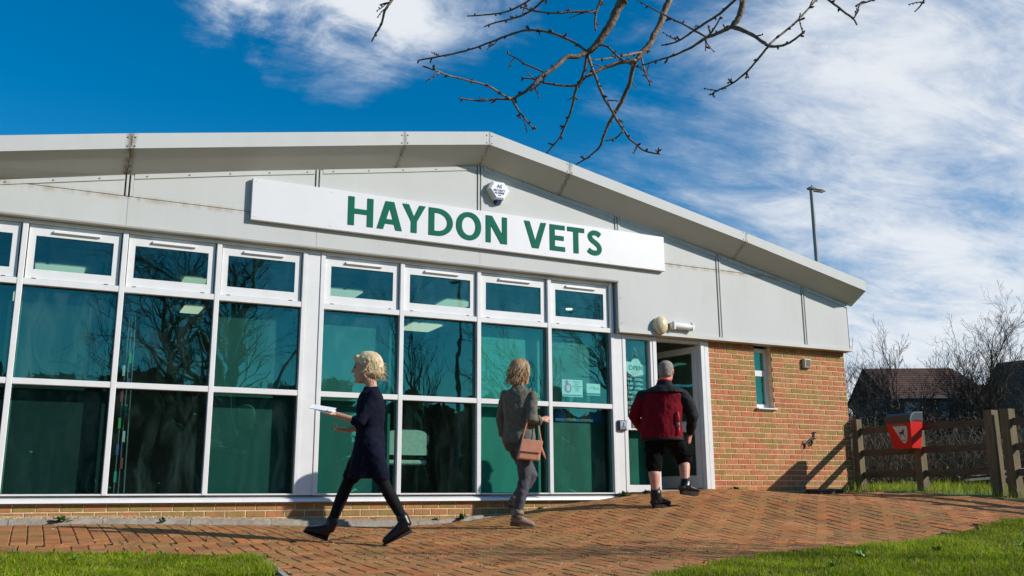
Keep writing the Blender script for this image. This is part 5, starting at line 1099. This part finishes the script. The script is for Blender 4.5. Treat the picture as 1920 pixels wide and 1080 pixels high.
for z0_,z1_,mt,nm in ((.13,.02,REDJ,'sunlit_flank'),(.02,-.03,GREYP,'side_patch'),(-.03,-.115,REDJ,'sunlit_flank')):  # bright red flank: sunlight on the jacket's side put in as colour
    m=MB(); q=[F.waist-l*(.176+.02*k)-f*(.130-.03*k) for k in (0,1.3)]
    m.tube([q[0]*.5+q[1]*.5+u*z0_+l*.004,q[0]*.5+q[1]*.5+u*z1_],[.030,.034],10,True,(f*.8-l*.6,.5)); m.build(nm,mt,p3,smooth=True)
mb=MB()
for a,b in (('hipN','knN'),('hipF','knF')):
    A,B=F.J[a],F.J[b]; e=lp(A,B,.99); mb.limb([A,lp(A,B,.4),lp(A,B,.75),e],[.125,.112,.100,.098],16)
mb.stack([(F.hip+u*.05,l*.185,f*.145),(F.hip-u*.03,l*.20,f*.155),(F.hip-u*.12,l*.175,f*.135)],22)
soft(mb,'shorts',SHORT,p3,.009,3,.020,.06)
A,B=F.hipN,F.knN; m=MB(); c0=lp(A,B,.62)-l*.105; m.hexa([c0+Vector(q) for q in ((-.05,-.02,-.07),(.05,-.02,-.07),(.05,.02,-.07),(-.05,.02,-.07),(-.05,-.02,.07),(.05,-.02,.07),(.05,.02,.07),(-.05,.02,.07))]); o=m.build('cargo_pocket',SHORT,p3,fix=True); bv=o.modifiers.new('edge','BEVEL'); bv.width=.012; bv.segments=2
for hh,tt,aa,kk in ((F.heF,F.toF,F.anF,F.knF),(F.heN,F.toN,F.anN,F.knN)):
    m=MB(); ax=(kk-aa).normalized(); m.limb([aa+ax*.0,aa+ax*.095],[.052,.053],14); soft(m,'sock',SOCK,p3,.007,1)
    shoe(p3,'boot',BOOT,hh,tt,aa,aa+(kk-aa).normalized()*.03,.052,.034,.0,SOLE)
# ---------------------------------------------------------------- trees, hedge, houses
BARK=M('bark',(.085,.065,.050),.95,col2=(.05,.036,.028),scale=20,bump=.7,bscale=50); TWIG=M('twig_bark',(.115,.070,.048),.85,col2=(.065,.040,.030),scale=30); TWIGF=M('far_twig',(.085,.058,.042),.9,var=.3,scale=4); LIMB=M('cherry_bark',(.25,.165,.11),.7,col2=(.11,.07,.05),scale=26,stretch=(1,1,1),bump=.6,bscale=70)
def bare_tree(label,x,y,h,seed,spread=.55,group=None,levels=4,trunk_r=None,lean=(0,0),nbr=(9,6,5,4),low=.22,name='bare_tree',zb=0.0,mat=None):
    q=random.Random(seed); t_=thing(name,label,'tree',(x,y,zb),group)
    tr=MB(); br=MB(); trunk_r=trunk_r or h*.018
    def grow(p,d,L,r,lev):
        n=max(3,int(5-lev*.5)); pts=[p]; rad=[r]; dd=d.copy()
        for i in range(n):
            dd=(dd+Vector((q.gauss(0,.15),q.gauss(0,.15),q.gauss(0,.10)+.02*lev))).normalized(); pts.append(pts[-1]+dd*L/n); rad.append(max(r*(1-.72*(i+1)/n),.0042))
        (tr if lev==0 else br).tube(pts,rad,(8 if lev==0 else 5 if lev==1 else 3),cap=lev==0)
        if lev>=levels: return
        k=nbr[min(lev,len(nbr)-1)]
        for j in range(k):
            t=(low if lev==0 else .18)+(1-(low if lev==0 else .18))*(j+q.random()*.8)/k; t=min(t,.98); i=min(int(t*n),n-1); a=t*n-i; b=pts[i].lerp(pts[i+1],a)
            ax=(pts[i+1]-pts[i]).normalized(); o=ax.orthogonal().normalized(); o=Matrix.Rotation(q.uniform(0,6.283),3,ax)@o
            s=spread*q.uniform(.75,1.25); nd_=(ax*math.cos(s)+o*math.sin(s)+Vector((0,0,.08))).normalized()
            grow(b,nd_,L*q.uniform(.42,.62)*(1.15-.45*t if lev==0 else 1),max(rad[i]*(.58 if lev==0 else .62),.003),lev+1)
    grow(Vector((x,y,zb-.1)),Vector((lean[0],lean[1],1)).normalized(),h*.82,trunk_r,0)
    tr.build('trunk',mat or BARK,t_,smooth=True); br.build('branches',mat or TWIGF,t_); return t_
# behind the fence
bare_tree('wide bare tree rising above the far right of the fence',31.3,13.7,6.4,4,.62,levels=5,nbr=(13,6,4,3,2),low=.18)
bare_tree('bushy many stemmed bare tree in front of the brown roofed house',29.5,15.8,5.6,9,.42,'scrub trees behind the fence',levels=5,nbr=(14,6,4,3,2),low=.05)
bare_tree('bare tree just left of the tall far right one, before the house gap',31.2,14.3,5.4,15,.45,'scrub trees behind the fence',levels=5,nbr=(12,6,4,2,2),low=.08)
bare_tree('slim bare tree close against the right brick corner of the clinic',29.0,18.6,5.6,21,.5,'scrub trees behind the fence',levels=4,nbr=(10,6,4,3),low=.1)
bare_tree('low dark bare tree between the brown roof and the clinic corner',27.2,16.6,4.2,33,.5,'scrub trees behind the fence',levels=4,nbr=(10,5,4,3),low=.08)
bare_tree('small bare tree at the extreme right edge beyond the fence',30.2,10.6,4.2,41,.5,'scrub trees behind the fence',levels=4,nbr=(10,5,4,3),low=.08)
bare_tree('twiggy bare tree in front of the right end of the large roof',30.4,15.1,5.5,57,.5,'scrub trees behind the fence',levels=5,nbr=(13,6,4,3,2),low=.05)
bare_tree('spreading bare shrub tree before the middle of the large roof',28.4,16.3,5.0,63,.55,'scrub trees behind the fence',levels=5,nbr=(13,6,4,3,2),low=.04)
bare_tree('low twiggy tree before the gap between the two roofs',31.6,15.3,4.6,69,.55,'scrub trees behind the fence',levels=5,nbr=(12,6,4,3,2),low=.04)
# across the car park, mirrored in the glass
bare_tree('large spreading bare tree across the car park mirrored in the windows',4.9,-20.5,9.5,52,.75,'trees mirrored in the windows',levels=4,nbr=(11,6,5,4),low=.22,trunk_r=.20)
bare_tree('leaning bare tree across the car park mirrored in the clear second window bay',3.4,-17.0,7.4,61,.78,'trees mirrored in the windows',levels=4,nbr=(10,6,5,4),low=.25,lean=(.10,0),trunk_r=.13)
bare_tree('slender young tree across the car park mirrored beside the lamp post',11.4,-21.0,6.9,73,.38,'trees mirrored in the windows',levels=3,nbr=(12,6,4),low=.2,trunk_r=.07)
bare_tree('bare tree by the car park mirrored in the sidelight of the door',15.3,-13.5,6.4,87,.55,'trees mirrored in the windows',levels=4,nbr=(9,5,4,3),low=.3,trunk_r=.13)
bare_tree('young bare tree on the right lawn outside the view, shading the paving',8.5,-6.95,3.7,95,.5,levels=4,nbr=(9,5,4,3),low=.3,trunk_r=.055,zb=-.2)
DKLEAF=M('dark_hedge',(.022,.028,.012),.9,col2=(.040,.034,.018),scale=1.2)
def leafy_mass(name,label,cat,boxes,n,sz,mat,seed,rug=.14):
    q=np.random.RandomState(seed); V=[];F=[]
    for (x0,x1,y0,y1,h) in boxes:
        k=int(n*(x1-x0)/sum(b[1]-b[0] for b in boxes))
        X=q.uniform(x0,x1,k); Y=q.uniform(y0,y1,k); top=h*(1-2*rug+rug*np.sin(X*.9+seed)+rug*.86*np.sin(X*2.3+1.7)+rug*.43*np.sin(X*5.1)); Z=top*q.uniform(0,1,k)**.8-.3*(h>4)
        for a,b,c in zip(X,Y,Z):
            d=q.normal(size=3); d/=np.linalg.norm(d); e=np.cross(d,q.normal(size=3)); e/=np.linalg.norm(e)+1e-9; s=sz*q.uniform(.5,1.3); i=len(V); P=np.array([a,b,c]); g=np.cross(d,e)
            V+=[tuple(P-e*s),tuple(P+g*s*.5),tuple(P+e*s),tuple(P-g*s*.5)]; F.append((i,i+1,i+2,i+3))
    m=MB(); m.v=V; m.f=F; o=m.build(name,mat); return tag(o,label,cat,kind='stuff')
leafy_mass('far_hedge','long dark hedge across the car park mirrored low in the windows','hedge',[(-16,11,-30,-27.5,5.6),(11,36,-27.5,-24.5,4.7),(36,50,-24,-14,4.7)],30000,.42,DKLEAF,5,.05)
leafy_mass('scrub','dark scrub under the trees beyond the fence','scrub',[(20,32,9,13,2.9),(24,40,13,17,4.0)],42000,.055,M('scrub_brown',(.045,.034,.020),.9,col2=(.025,.022,.012),scale=1.5),8)
# bramble hedge just behind the fence
q=random.Random(77); m=MB()
for k in range(2300):
    t=q.random(); x=11.8+6.5*t+q.gauss(0,.5); y=3.4-5.6*t+q.uniform(-.2,2.6)*1.0; z=.25
    a=q.uniform(0,6.28); h=q.uniform(.4,1.5); r=q.uniform(.3,1.0); d=Vector((math.cos(a),math.sin(a),0)); p=Vector((x,y,z))
    m.tube([p,p+d*r*.25+Vector((0,0,h*.6)),p+d*r*.6+Vector((0,0,h*.95)),p+d*r+Vector((0,0,h*q.uniform(.5,.95)))],[.007,.006,.0045,.002],3,False)
tag(m.build('bramble_hedge',M('bramble_stem',(.20,.14,.085),.8,col2=(.09,.055,.035),scale=3)),'tangled dry bramble stems behind the fence','brambles',kind='stuff')
leafy_mass('bramble_leaves','sparse dull bramble leaves among the dry stems','brambles',[(12.0,14.2,1.2,4.4,1.05),(14.2,16.6,-.6,3.0,1.15),(16.6,19.0,-2.4,1.0,1.2)],9000,.040,M('bramble_leaf',(.07,.065,.022),.8,col2=(.10,.065,.035),scale=3),12)
# houses
TILE=M('roof_tile',(.105,.052,.034),.9,var=.3,scale=1.5); HB=M('house_brick',(.10,.062,.048),.95,var=.25,scale=2); HW=M('house_window',(.10,.14,.18),.15,var=.2); FR=M('house_frame',(.20,.20,.20),.6)
def house(label,cx,cy,ang,L,W,eave,ridge,hip=0.0):
    h_=thing('house',label,'house',(cx,cy,0)); ca,sa=math.cos(ang),math.sin(ang)
    T=lambda a,b,z:(cx+a*ca-b*sa,cy+a*sa+b*ca,z)
    m=MB(); m.hexa([T(-L/2,-W/2,0),T(L/2,-W/2,0),T(L/2,W/2,0),T(-L/2,W/2,0),T(-L/2,-W/2,eave),T(L/2,-W/2,eave),T(L/2,W/2,eave),T(-L/2,W/2,eave)])
    if hip==0: m.add([T(-L/2+.02,-W/2,eave),T(-L/2+.02,W/2,eave),T(-L/2+.02,0,ridge-.1),T(L/2-.02,-W/2,eave),T(L/2-.02,W/2,eave),T(L/2-.02,0,ridge-.1)],[(0,1,2),(3,5,4)])
    m.build('wall',HB,h_)
    m=MB(); o=.35; nrow=14
    for s_ in (-1,1):
        for k in range(nrow):
            t0,t1=k/nrow,(k+1)/nrow; b0,b1=-s_*(W/2+o)*(1-t0),-s_*(W/2+o)*(1-t1); z0,z1=eave-.15+(ridge-eave+.15)*t0+.05,eave-.15+(ridge-eave+.15)*t1
            e0,e1=L/2+o-hip*t0,L/2+o-hip*t1
            m.add([T(-L/2-o,b0,z0),T(e0,b0,z0),T(e1,b1,z1),T(-L/2-o,b1,z1),T(-L/2-o,b0,z0-.05),T(e0,b0,z0-.05)],[(0,1,2,3),(4,5,1,0)])
    if hip:
        m.add([T(L/2+o,-W/2-o,eave-.15),T(L/2+o,W/2+o,eave-.15),T(L/2+o-hip,0,ridge)],[(0,1,2)])
    m.build('roof',TILE,h_)
    for a in (-L*.28,L*.08,L*.34):
        m=MB(); m.hexa([T(a-.6,-W/2-.04,eave-1.5),T(a+.6,-W/2-.04,eave-1.5),T(a+.6,-W/2+.05,eave-1.5),T(a-.6,-W/2+.05,eave-1.5),T(a-.6,-W/2-.04,eave-.45),T(a+.6,-W/2-.04,eave-.45),T(a+.6,-W/2+.05,eave-.45),T(a-.6,-W/2+.05,eave-.45)]); wn=m.build('window',FR,h_,fix=True)
        for e in (-.29,.29):
            m=MB(); m.hexa([T(a+e-.25,-W/2-.06,eave-1.42),T(a+e+.25,-W/2-.06,eave-1.42),T(a+e+.25,-W/2-.042,eave-1.42),T(a+e-.25,-W/2-.042,eave-1.42),T(a+e-.25,-W/2-.06,eave-.53),T(a+e+.25,-W/2-.06,eave-.53),T(a+e+.25,-W/2-.042,eave-.53),T(a+e-.25,-W/2-.042,eave-.53)]); m.build('pane',HW,wn,fix=True)
    m=MB(); m.hexa([T(-L/2-o,-W/2-o-.08,eave-.25),T(L/2+o,-W/2-o-.08,eave-.25),T(L/2+o,-W/2-o,eave-.25),T(-L/2-o,-W/2-o,eave-.25),T(-L/2-o,-W/2-o-.08,eave-.12),T(L/2+o,-W/2-o-.08,eave-.12),T(L/2+o,-W/2-o,eave-.12),T(-L/2-o,-W/2-o,eave-.12)]); m.build('gutter',M('gutter_grey',(.12,.12,.12),.6) if 'gutter_grey' not in bpy.data.materials else bpy.data.materials['gutter_grey'],h_,fix=True)
ANG=math.atan2(-.447,.895)
house('large brown roofed house behind the bare trees right of the clinic',51.7,34.3,ANG,6.2,7.0,6.5,8.65,1.0)
house('lower brown roofed house joining the right end of the large one',59.3,35.6,ANG,4.2,6.0,6.6,8.05)
house('house with a steep dark gable at the right edge behind the trees',52.3,24.5,ANG-.9,6.5,6.5,5.2,8.2)
# overhanging cherry branch: its trunk stands beside the camera, out of frame
TW=[
[(1.604,-6.902,2.552,0.0235),(1.580,-6.884,2.528,0.0218),(1.562,-6.859,2.463,0.0200),(1.530,-6.828,2.403,0.0183),(1.506,-6.804,2.355,0.0166),(1.469,-6.776,2.316,0.0148)],
[(1.469,-6.776,2.316,0.0124),(1.421,-6.765,2.290,0.0116),(1.370,-6.755,2.280,0.0109),(1.340,-6.753,2.254,0.0102),(1.308,-6.748,2.218,0.0095),(1.266,-6.737,2.185,0.0088),(1.227,-6.727,2.144,0.0081),(1.181,-6.711,2.095,0.0074),(1.134,-6.697,2.060,0.0067),(1.106,-6.698,2.042,0.0060)],
[(1.106,-6.699,2.047,0.0054),(1.051,-6.720,2.051,0.0050),(0.982,-6.737,2.066,0.0047),(0.887,-6.739,2.073,0.0043),(0.787,-6.738,2.078,0.0040),(0.730,-6.757,2.078,0.0037),(0.659,-6.770,2.080,0.0034)],
[(1.106,-6.699,2.044,0.0054),(1.043,-6.680,2.040,0.0049),(0.986,-6.663,2.028,0.0045),(0.928,-6.648,2.028,0.0040),(0.880,-6.639,2.030,0.0035)],
[(1.112,-6.702,2.044,0.0054),(1.111,-6.767,1.965,0.0047),(1.109,-6.836,1.897,0.0040),(1.104,-6.904,1.837,0.0034),(1.090,-6.973,1.799,0.0028)],
[(1.272,-6.726,2.190,0.0049),(1.257,-6.679,2.228,0.0045),(1.222,-6.624,2.272,0.0040),(1.204,-6.577,2.315,0.0036),(1.182,-6.527,2.354,0.0032)],
[(1.180,-6.713,2.094,0.0048),(1.166,-6.806,2.064,0.0041),(1.148,-6.899,2.044,0.0034),(1.121,-6.987,2.024,0.0028)],
[(1.465,-6.773,2.312,0.0062),(1.481,-6.731,2.266,0.0060),(1.486,-6.686,2.225,0.0059),(1.487,-6.643,2.207,0.0057)],
[(1.781,-6.716,2.369,0.0103),(1.719,-6.701,2.354,0.0097),(1.644,-6.675,2.327,0.0090),(1.581,-6.654,2.290,0.0083),(1.540,-6.646,2.266,0.0076),(1.508,-6.640,2.229,0.0070),(1.487,-6.643,2.207,0.0063)],
[(1.487,-6.643,2.207,0.0063),(1.447,-6.603,2.216,0.0058),(1.399,-6.559,2.232,0.0054),(1.361,-6.522,2.251,0.0049),(1.334,-6.492,2.275,0.0044),(1.289,-6.450,2.289,0.0039)],
[(1.487,-6.643,2.207,0.0070),(1.495,-6.609,2.184,0.0065),(1.503,-6.568,2.134,0.0059),(1.505,-6.527,2.095,0.0054),(1.503,-6.482,2.051,0.0049),(1.498,-6.437,2.011,0.0044),(1.487,-6.393,1.988,0.0038),(1.479,-6.350,1.965,0.0033)],
[(1.470,-6.774,2.307,0.0074),(1.488,-6.802,2.197,0.0070),(1.512,-6.832,2.085,0.0066),(1.534,-6.868,2.002,0.0061),(1.544,-6.902,1.935,0.0057),(1.552,-6.939,1.880,0.0053),(1.551,-6.973,1.836,0.0049),(1.563,-7.014,1.794,0.0045),(1.568,-7.053,1.757,0.0041),(1.584,-7.101,1.731,0.0037),(1.588,-7.144,1.712,0.0034)],
[(1.546,-6.937,1.885,0.0041),(1.519,-6.916,1.855,0.0035),(1.478,-6.892,1.842,0.0029)],
[(1.460,-6.773,2.324,0.0068),(1.441,-6.720,2.379,0.0066),(1.417,-6.663,2.427,0.0063),(1.381,-6.599,2.476,0.0061),(1.340,-6.531,2.513,0.0058),(1.296,-6.457,2.535,0.0056),(1.249,-6.376,2.536,0.0053),(1.200,-6.293,2.529,0.0050),(1.127,-6.196,2.516,0.0047),(1.050,-6.100,2.513,0.0044),(0.935,-5.984,2.510,0.0041)],
[(1.953,-6.771,2.704,0.0172),(1.926,-6.758,2.632,0.0164),(1.905,-6.752,2.572,0.0157),(1.875,-6.742,2.513,0.0150),(1.848,-6.732,2.455,0.0143),(1.807,-6.720,2.409,0.0136),(1.781,-6.716,2.369,0.0129)],
[(1.781,-6.716,2.369,0.0116),(1.786,-6.684,2.356,0.0109),(1.793,-6.642,2.299,0.0102),(1.795,-6.602,2.259,0.0095),(1.782,-6.548,2.194,0.0088),(1.776,-6.506,2.161,0.0080),(1.771,-6.463,2.124,0.0073),(1.767,-6.416,2.069,0.0065),(1.776,-6.384,2.048,0.0058),(1.764,-6.341,2.023,0.0050),(1.739,-6.291,1.998,0.0042),(1.711,-6.241,1.981,0.0034)],
[(1.798,-6.734,2.407,0.0065),(1.695,-6.783,2.351,0.0053),(1.578,-6.824,2.292,0.0041),(1.446,-6.859,2.235,0.0030)],
[(1.802,-6.730,2.381,0.0052),(1.783,-6.776,2.296,0.0045),(1.761,-6.826,2.235,0.0038),(1.742,-6.877,2.172,0.0031)],
[(1.515,-6.807,2.350,0.0056),(1.531,-6.854,2.321,0.0050),(1.547,-6.894,2.267,0.0045),(1.566,-6.938,2.220,0.0040),(1.585,-6.984,2.181,0.0035),(1.594,-7.028,2.157,0.0029)],
[(1.903,-7.356,2.395,0.0138),(1.901,-7.344,2.351,0.0134),(1.890,-7.330,2.317,0.0131),(1.870,-7.312,2.283,0.0127)],
[(1.870,-7.312,2.283,0.0092),(1.877,-7.261,2.294,0.0085),(1.868,-7.200,2.298,0.0078),(1.867,-7.145,2.308,0.0071),(1.867,-7.088,2.310,0.0063),(1.855,-7.024,2.305,0.0056),(1.821,-6.947,2.297,0.0048),(1.784,-6.872,2.298,0.0040),(1.768,-6.808,2.304,0.0032)],
[(1.876,-7.315,2.283,0.0098),(1.888,-7.384,2.229,0.0087),(1.898,-7.449,2.164,0.0076),(1.887,-7.507,2.111,0.0066)],
[(1.887,-7.506,2.109,0.0060),(1.889,-7.558,2.083,0.0054),(1.897,-7.617,2.074,0.0048),(1.898,-7.676,2.080,0.0042),(1.879,-7.722,2.072,0.0036)],
[(1.887,-7.506,2.109,0.0049),(1.940,-7.499,2.157,0.0046),(2.022,-7.512,2.228,0.0044),(2.085,-7.513,2.291,0.0041),(2.157,-7.524,2.373,0.0038),(2.211,-7.524,2.450,0.0035)],
[(1.887,-7.505,2.104,0.0049),(1.866,-7.461,2.062,0.0045),(1.844,-7.417,2.022,0.0041),(1.811,-7.370,1.987,0.0037),(1.785,-7.331,1.974,0.0032),(1.767,-7.296,1.965,0.0028)],
[(1.885,-7.351,2.409,0.0058),(1.840,-7.277,2.356,0.0054),(1.801,-7.212,2.328,0.0051),(1.762,-7.147,2.298,0.0047),(1.752,-7.102,2.291,0.0044),(1.736,-7.056,2.291,0.0040),(1.716,-7.010,2.299,0.0036)],
[(1.837,-7.182,2.286,0.0047),(1.813,-7.048,2.409,0.0043),(1.795,-6.914,2.524,0.0038),(1.758,-6.775,2.654,0.0032)],
[(1.811,-7.221,2.265,0.0047),(1.801,-7.275,2.272,0.0040),(1.786,-7.327,2.282,0.0034),(1.762,-7.371,2.277,0.0028)],
[(1.804,-7.215,2.258,0.0047),(1.793,-7.229,2.217,0.0038),(1.779,-7.241,2.183,0.0029)],
[(2.064,-7.645,2.313,0.0055),(2.098,-7.679,2.261,0.0049),(2.116,-7.706,2.219,0.0043),(2.135,-7.734,2.179,0.0038),(2.133,-7.752,2.142,0.0032)],
[(2.308,-7.770,2.322,0.0044),(2.252,-7.734,2.290,0.0038),(2.214,-7.711,2.276,0.0033),(2.197,-7.701,2.269,0.0027)],
[(2.464,-7.849,2.327,0.0044),(2.444,-7.830,2.289,0.0038),(2.431,-7.817,2.263,0.0033),(2.413,-7.803,2.242,0.0027)],
[(0.683,-6.353,2.658,0.0076),(0.659,-6.349,2.599,0.0068),(0.629,-6.342,2.540,0.0060),(0.613,-6.340,2.469,0.0052),(0.589,-6.338,2.418,0.0045),(0.569,-6.339,2.370,0.0037)],
[(0.655,-6.323,2.597,0.0051),(0.633,-6.311,2.592,0.0044),(0.615,-6.301,2.585,0.0038)],
[(1.615,-6.716,2.705,0.0078),(1.601,-6.697,2.655,0.0071),(1.589,-6.680,2.610,0.0065),(1.584,-6.673,2.592,0.0058),(1.586,-6.661,2.541,0.0052),(1.592,-6.656,2.509,0.0045)],
[(1.588,-6.677,2.602,0.0058),(1.498,-6.632,2.600,0.0052),(1.406,-6.584,2.593,0.0045),(1.312,-6.540,2.606,0.0039),(1.253,-6.515,2.627,0.0032)],
[(1.385,-6.598,2.694,0.0065),(1.380,-6.525,2.687,0.0059),(1.352,-6.438,2.666,0.0053),(1.321,-6.353,2.665,0.0047),(1.251,-6.250,2.669,0.0041),(1.222,-6.169,2.677,0.0034)],
[(1.328,-6.568,2.687,0.0052),(1.316,-6.450,2.695,0.0048),(1.278,-6.318,2.702,0.0044),(1.222,-6.184,2.737,0.0040),(1.178,-6.058,2.781,0.0035)],
[(1.473,-6.932,2.939,0.0297),(1.551,-6.911,2.697,0.0266),(1.604,-6.902,2.552,0.0235)],
[(1.473,-6.932,2.939,0.0148),(1.296,-6.789,2.833,0.0131),(0.999,-6.603,2.801,0.0113),(0.743,-6.438,2.768,0.0094),(0.683,-6.353,2.658,0.0076)],
[(1.350,-6.797,2.872,0.0088),(1.385,-6.598,2.694,0.0065)],
[(1.307,-6.770,2.853,0.0075),(1.328,-6.568,2.687,0.0052)],
[(1.541,-6.877,2.810,0.0100),(1.615,-6.716,2.705,0.0078)],
[(1.797,-7.293,3.277,0.0411),(1.652,-7.112,3.074,0.0354),(1.473,-6.932,2.939,0.0297)],
[(1.797,-7.293,3.277,0.0266),(1.863,-7.021,2.972,0.0221),(1.953,-6.771,2.704,0.0172)],
[(1.797,-7.293,3.277,0.0242),(1.915,-7.342,2.928,0.0206),(1.940,-7.358,2.635,0.0172),(1.903,-7.356,2.395,0.0138)],
[(1.864,-7.399,2.876,0.0117),(2.009,-7.546,2.599,0.0085),(2.064,-7.645,2.313,0.0055)],
[(1.992,-7.563,2.585,0.0067),(2.206,-7.698,2.468,0.0055),(2.308,-7.770,2.322,0.0044)],
[(2.206,-7.698,2.468,0.0055),(2.367,-7.798,2.432,0.0050),(2.464,-7.849,2.327,0.0044)],
[(1.898,-7.404,2.598,0.0069),(1.885,-7.351,2.409,0.0058)],
]
ct=thing('cherry_tree','bare cherry tree whose budding branches hang into the top of the view','tree',(3.2,-10.4,-.35))
m=MB(); m.tube([(3.2,-10.4,-.45),(3.15,-10.3,.3),(3.05,-10.1,1.3),(2.75,-9.5,2.3),(2.35,-8.5,2.95),(1.95,-7.6,3.25),(1.797,-7.293,3.277)],[.17,.13,.115,.10,.08,.055,.040],12); m.tube([(2.75,-9.5,2.3),(2.9,-9.7,3.4),(3.2,-9.6,4.6),(3.1,-9.2,5.6)],[.09,.07,.045,.02],8); m.tube([(3.05,-10.1,1.3),(3.9,-10.6,2.6),(4.6,-11.2,3.8)],[.09,.06,.02],8)
m.build('trunk',LIMB,ct,smooth=True)
m=MB(); bd=MB(); q=random.Random(5)
for P in TW:
    pts=[Vector(p[:3]) for p in P]; rad=[p[3] for p in P]
    # a little knobbly
    C=[];Rr=[]
    for i in range(len(pts)-1):
        k=4
        for j in range(k):
            t=j/k; p0=pts[max(i-1,0)];p1_=pts[i];p2_=pts[i+1];p3_=pts[min(i+2,len(pts)-1)]
            c_=.5*((2*p1_)+(-p0+p2_)*t+(2*p0-5*p1_+4*p2_-p3_)*t*t+(-p0+3*p1_-3*p2_+p3_)*t**3)
            r_=rad[i]+(rad[i+1]-rad[i])*t; C.append(c_+Vector((q.gauss(0,1),q.gauss(0,1),q.gauss(0,1)))*r_*.10); Rr.append(r_*q.uniform(.92,1.10))
    C.append(pts[-1]); Rr.append(rad[-1]*.8)
    m.tube(C,Rr,8)
    if Rr[0]<.012 or len(pts)>7:
        for e in range(max(1,len(C)//18)):   # fine side twigs
            i=q.randrange(len(C)//6,len(C)-2); ax=(C[i+1]-C[i]).normalized(); o=Matrix.Rotation(q.uniform(0,6.28),3,ax)@ax.orthogonal().normalized(); d=(ax*.75+o*.7+Vector((0,0,q.uniform(-.1,.3)))).normalized(); l_=q.uniform(.03,.11); P2=[C[i]]
            for w_ in range(4):
                d=(d+Vector((q.gauss(0,.12),q.gauss(0,.12),q.gauss(0,.12)))).normalized(); P2.append(P2[-1]+d*l_/4)
                bd.tube([P2[-1],P2[-1]+d.orthogonal()*.006,P2[-1]+d.orthogonal()*.011+d*.004],[.002,.0036,.001],5)
            m.tube(P2,[.0030,.0028,.0025,.0022,.0015],5)
    L=0; nxt=.05
    for i in range(1,len(C)):
        L+=(C[i]-C[i-1]).length
        if L>nxt and Rr[i]<.014:
            nxt=L+q.uniform(.030,.075); ax=(C[i]-C[i-1]).normalized(); o=Matrix.Rotation(q.uniform(0,6.28),3,ax)@ax.orthogonal().normalized(); d=(o+ax*.7).normalized(); s=q.uniform(.011,.023)
            bd.tube([C[i],C[i]+d*s*.5,C[i]+d*s],[.0036,.0055,.0015],5)
            if q.random()<.30:
                for e in range(3):
                    d2=(d+Vector((q.gauss(0,.6),q.gauss(0,.6),q.gauss(0,.6)))).normalized(); bd.tube([C[i]+d*s*.6,C[i]+d*s*.6+d2*.012,C[i]+d*s*.6+d2*.020],[.0028,.0040,.001],5)
m.build('branches',LIMB,ct,smooth=True); bd.build('buds',M('bud',(.075,.038,.030),.7,var=.3,scale=60),ct,kind='stuff')
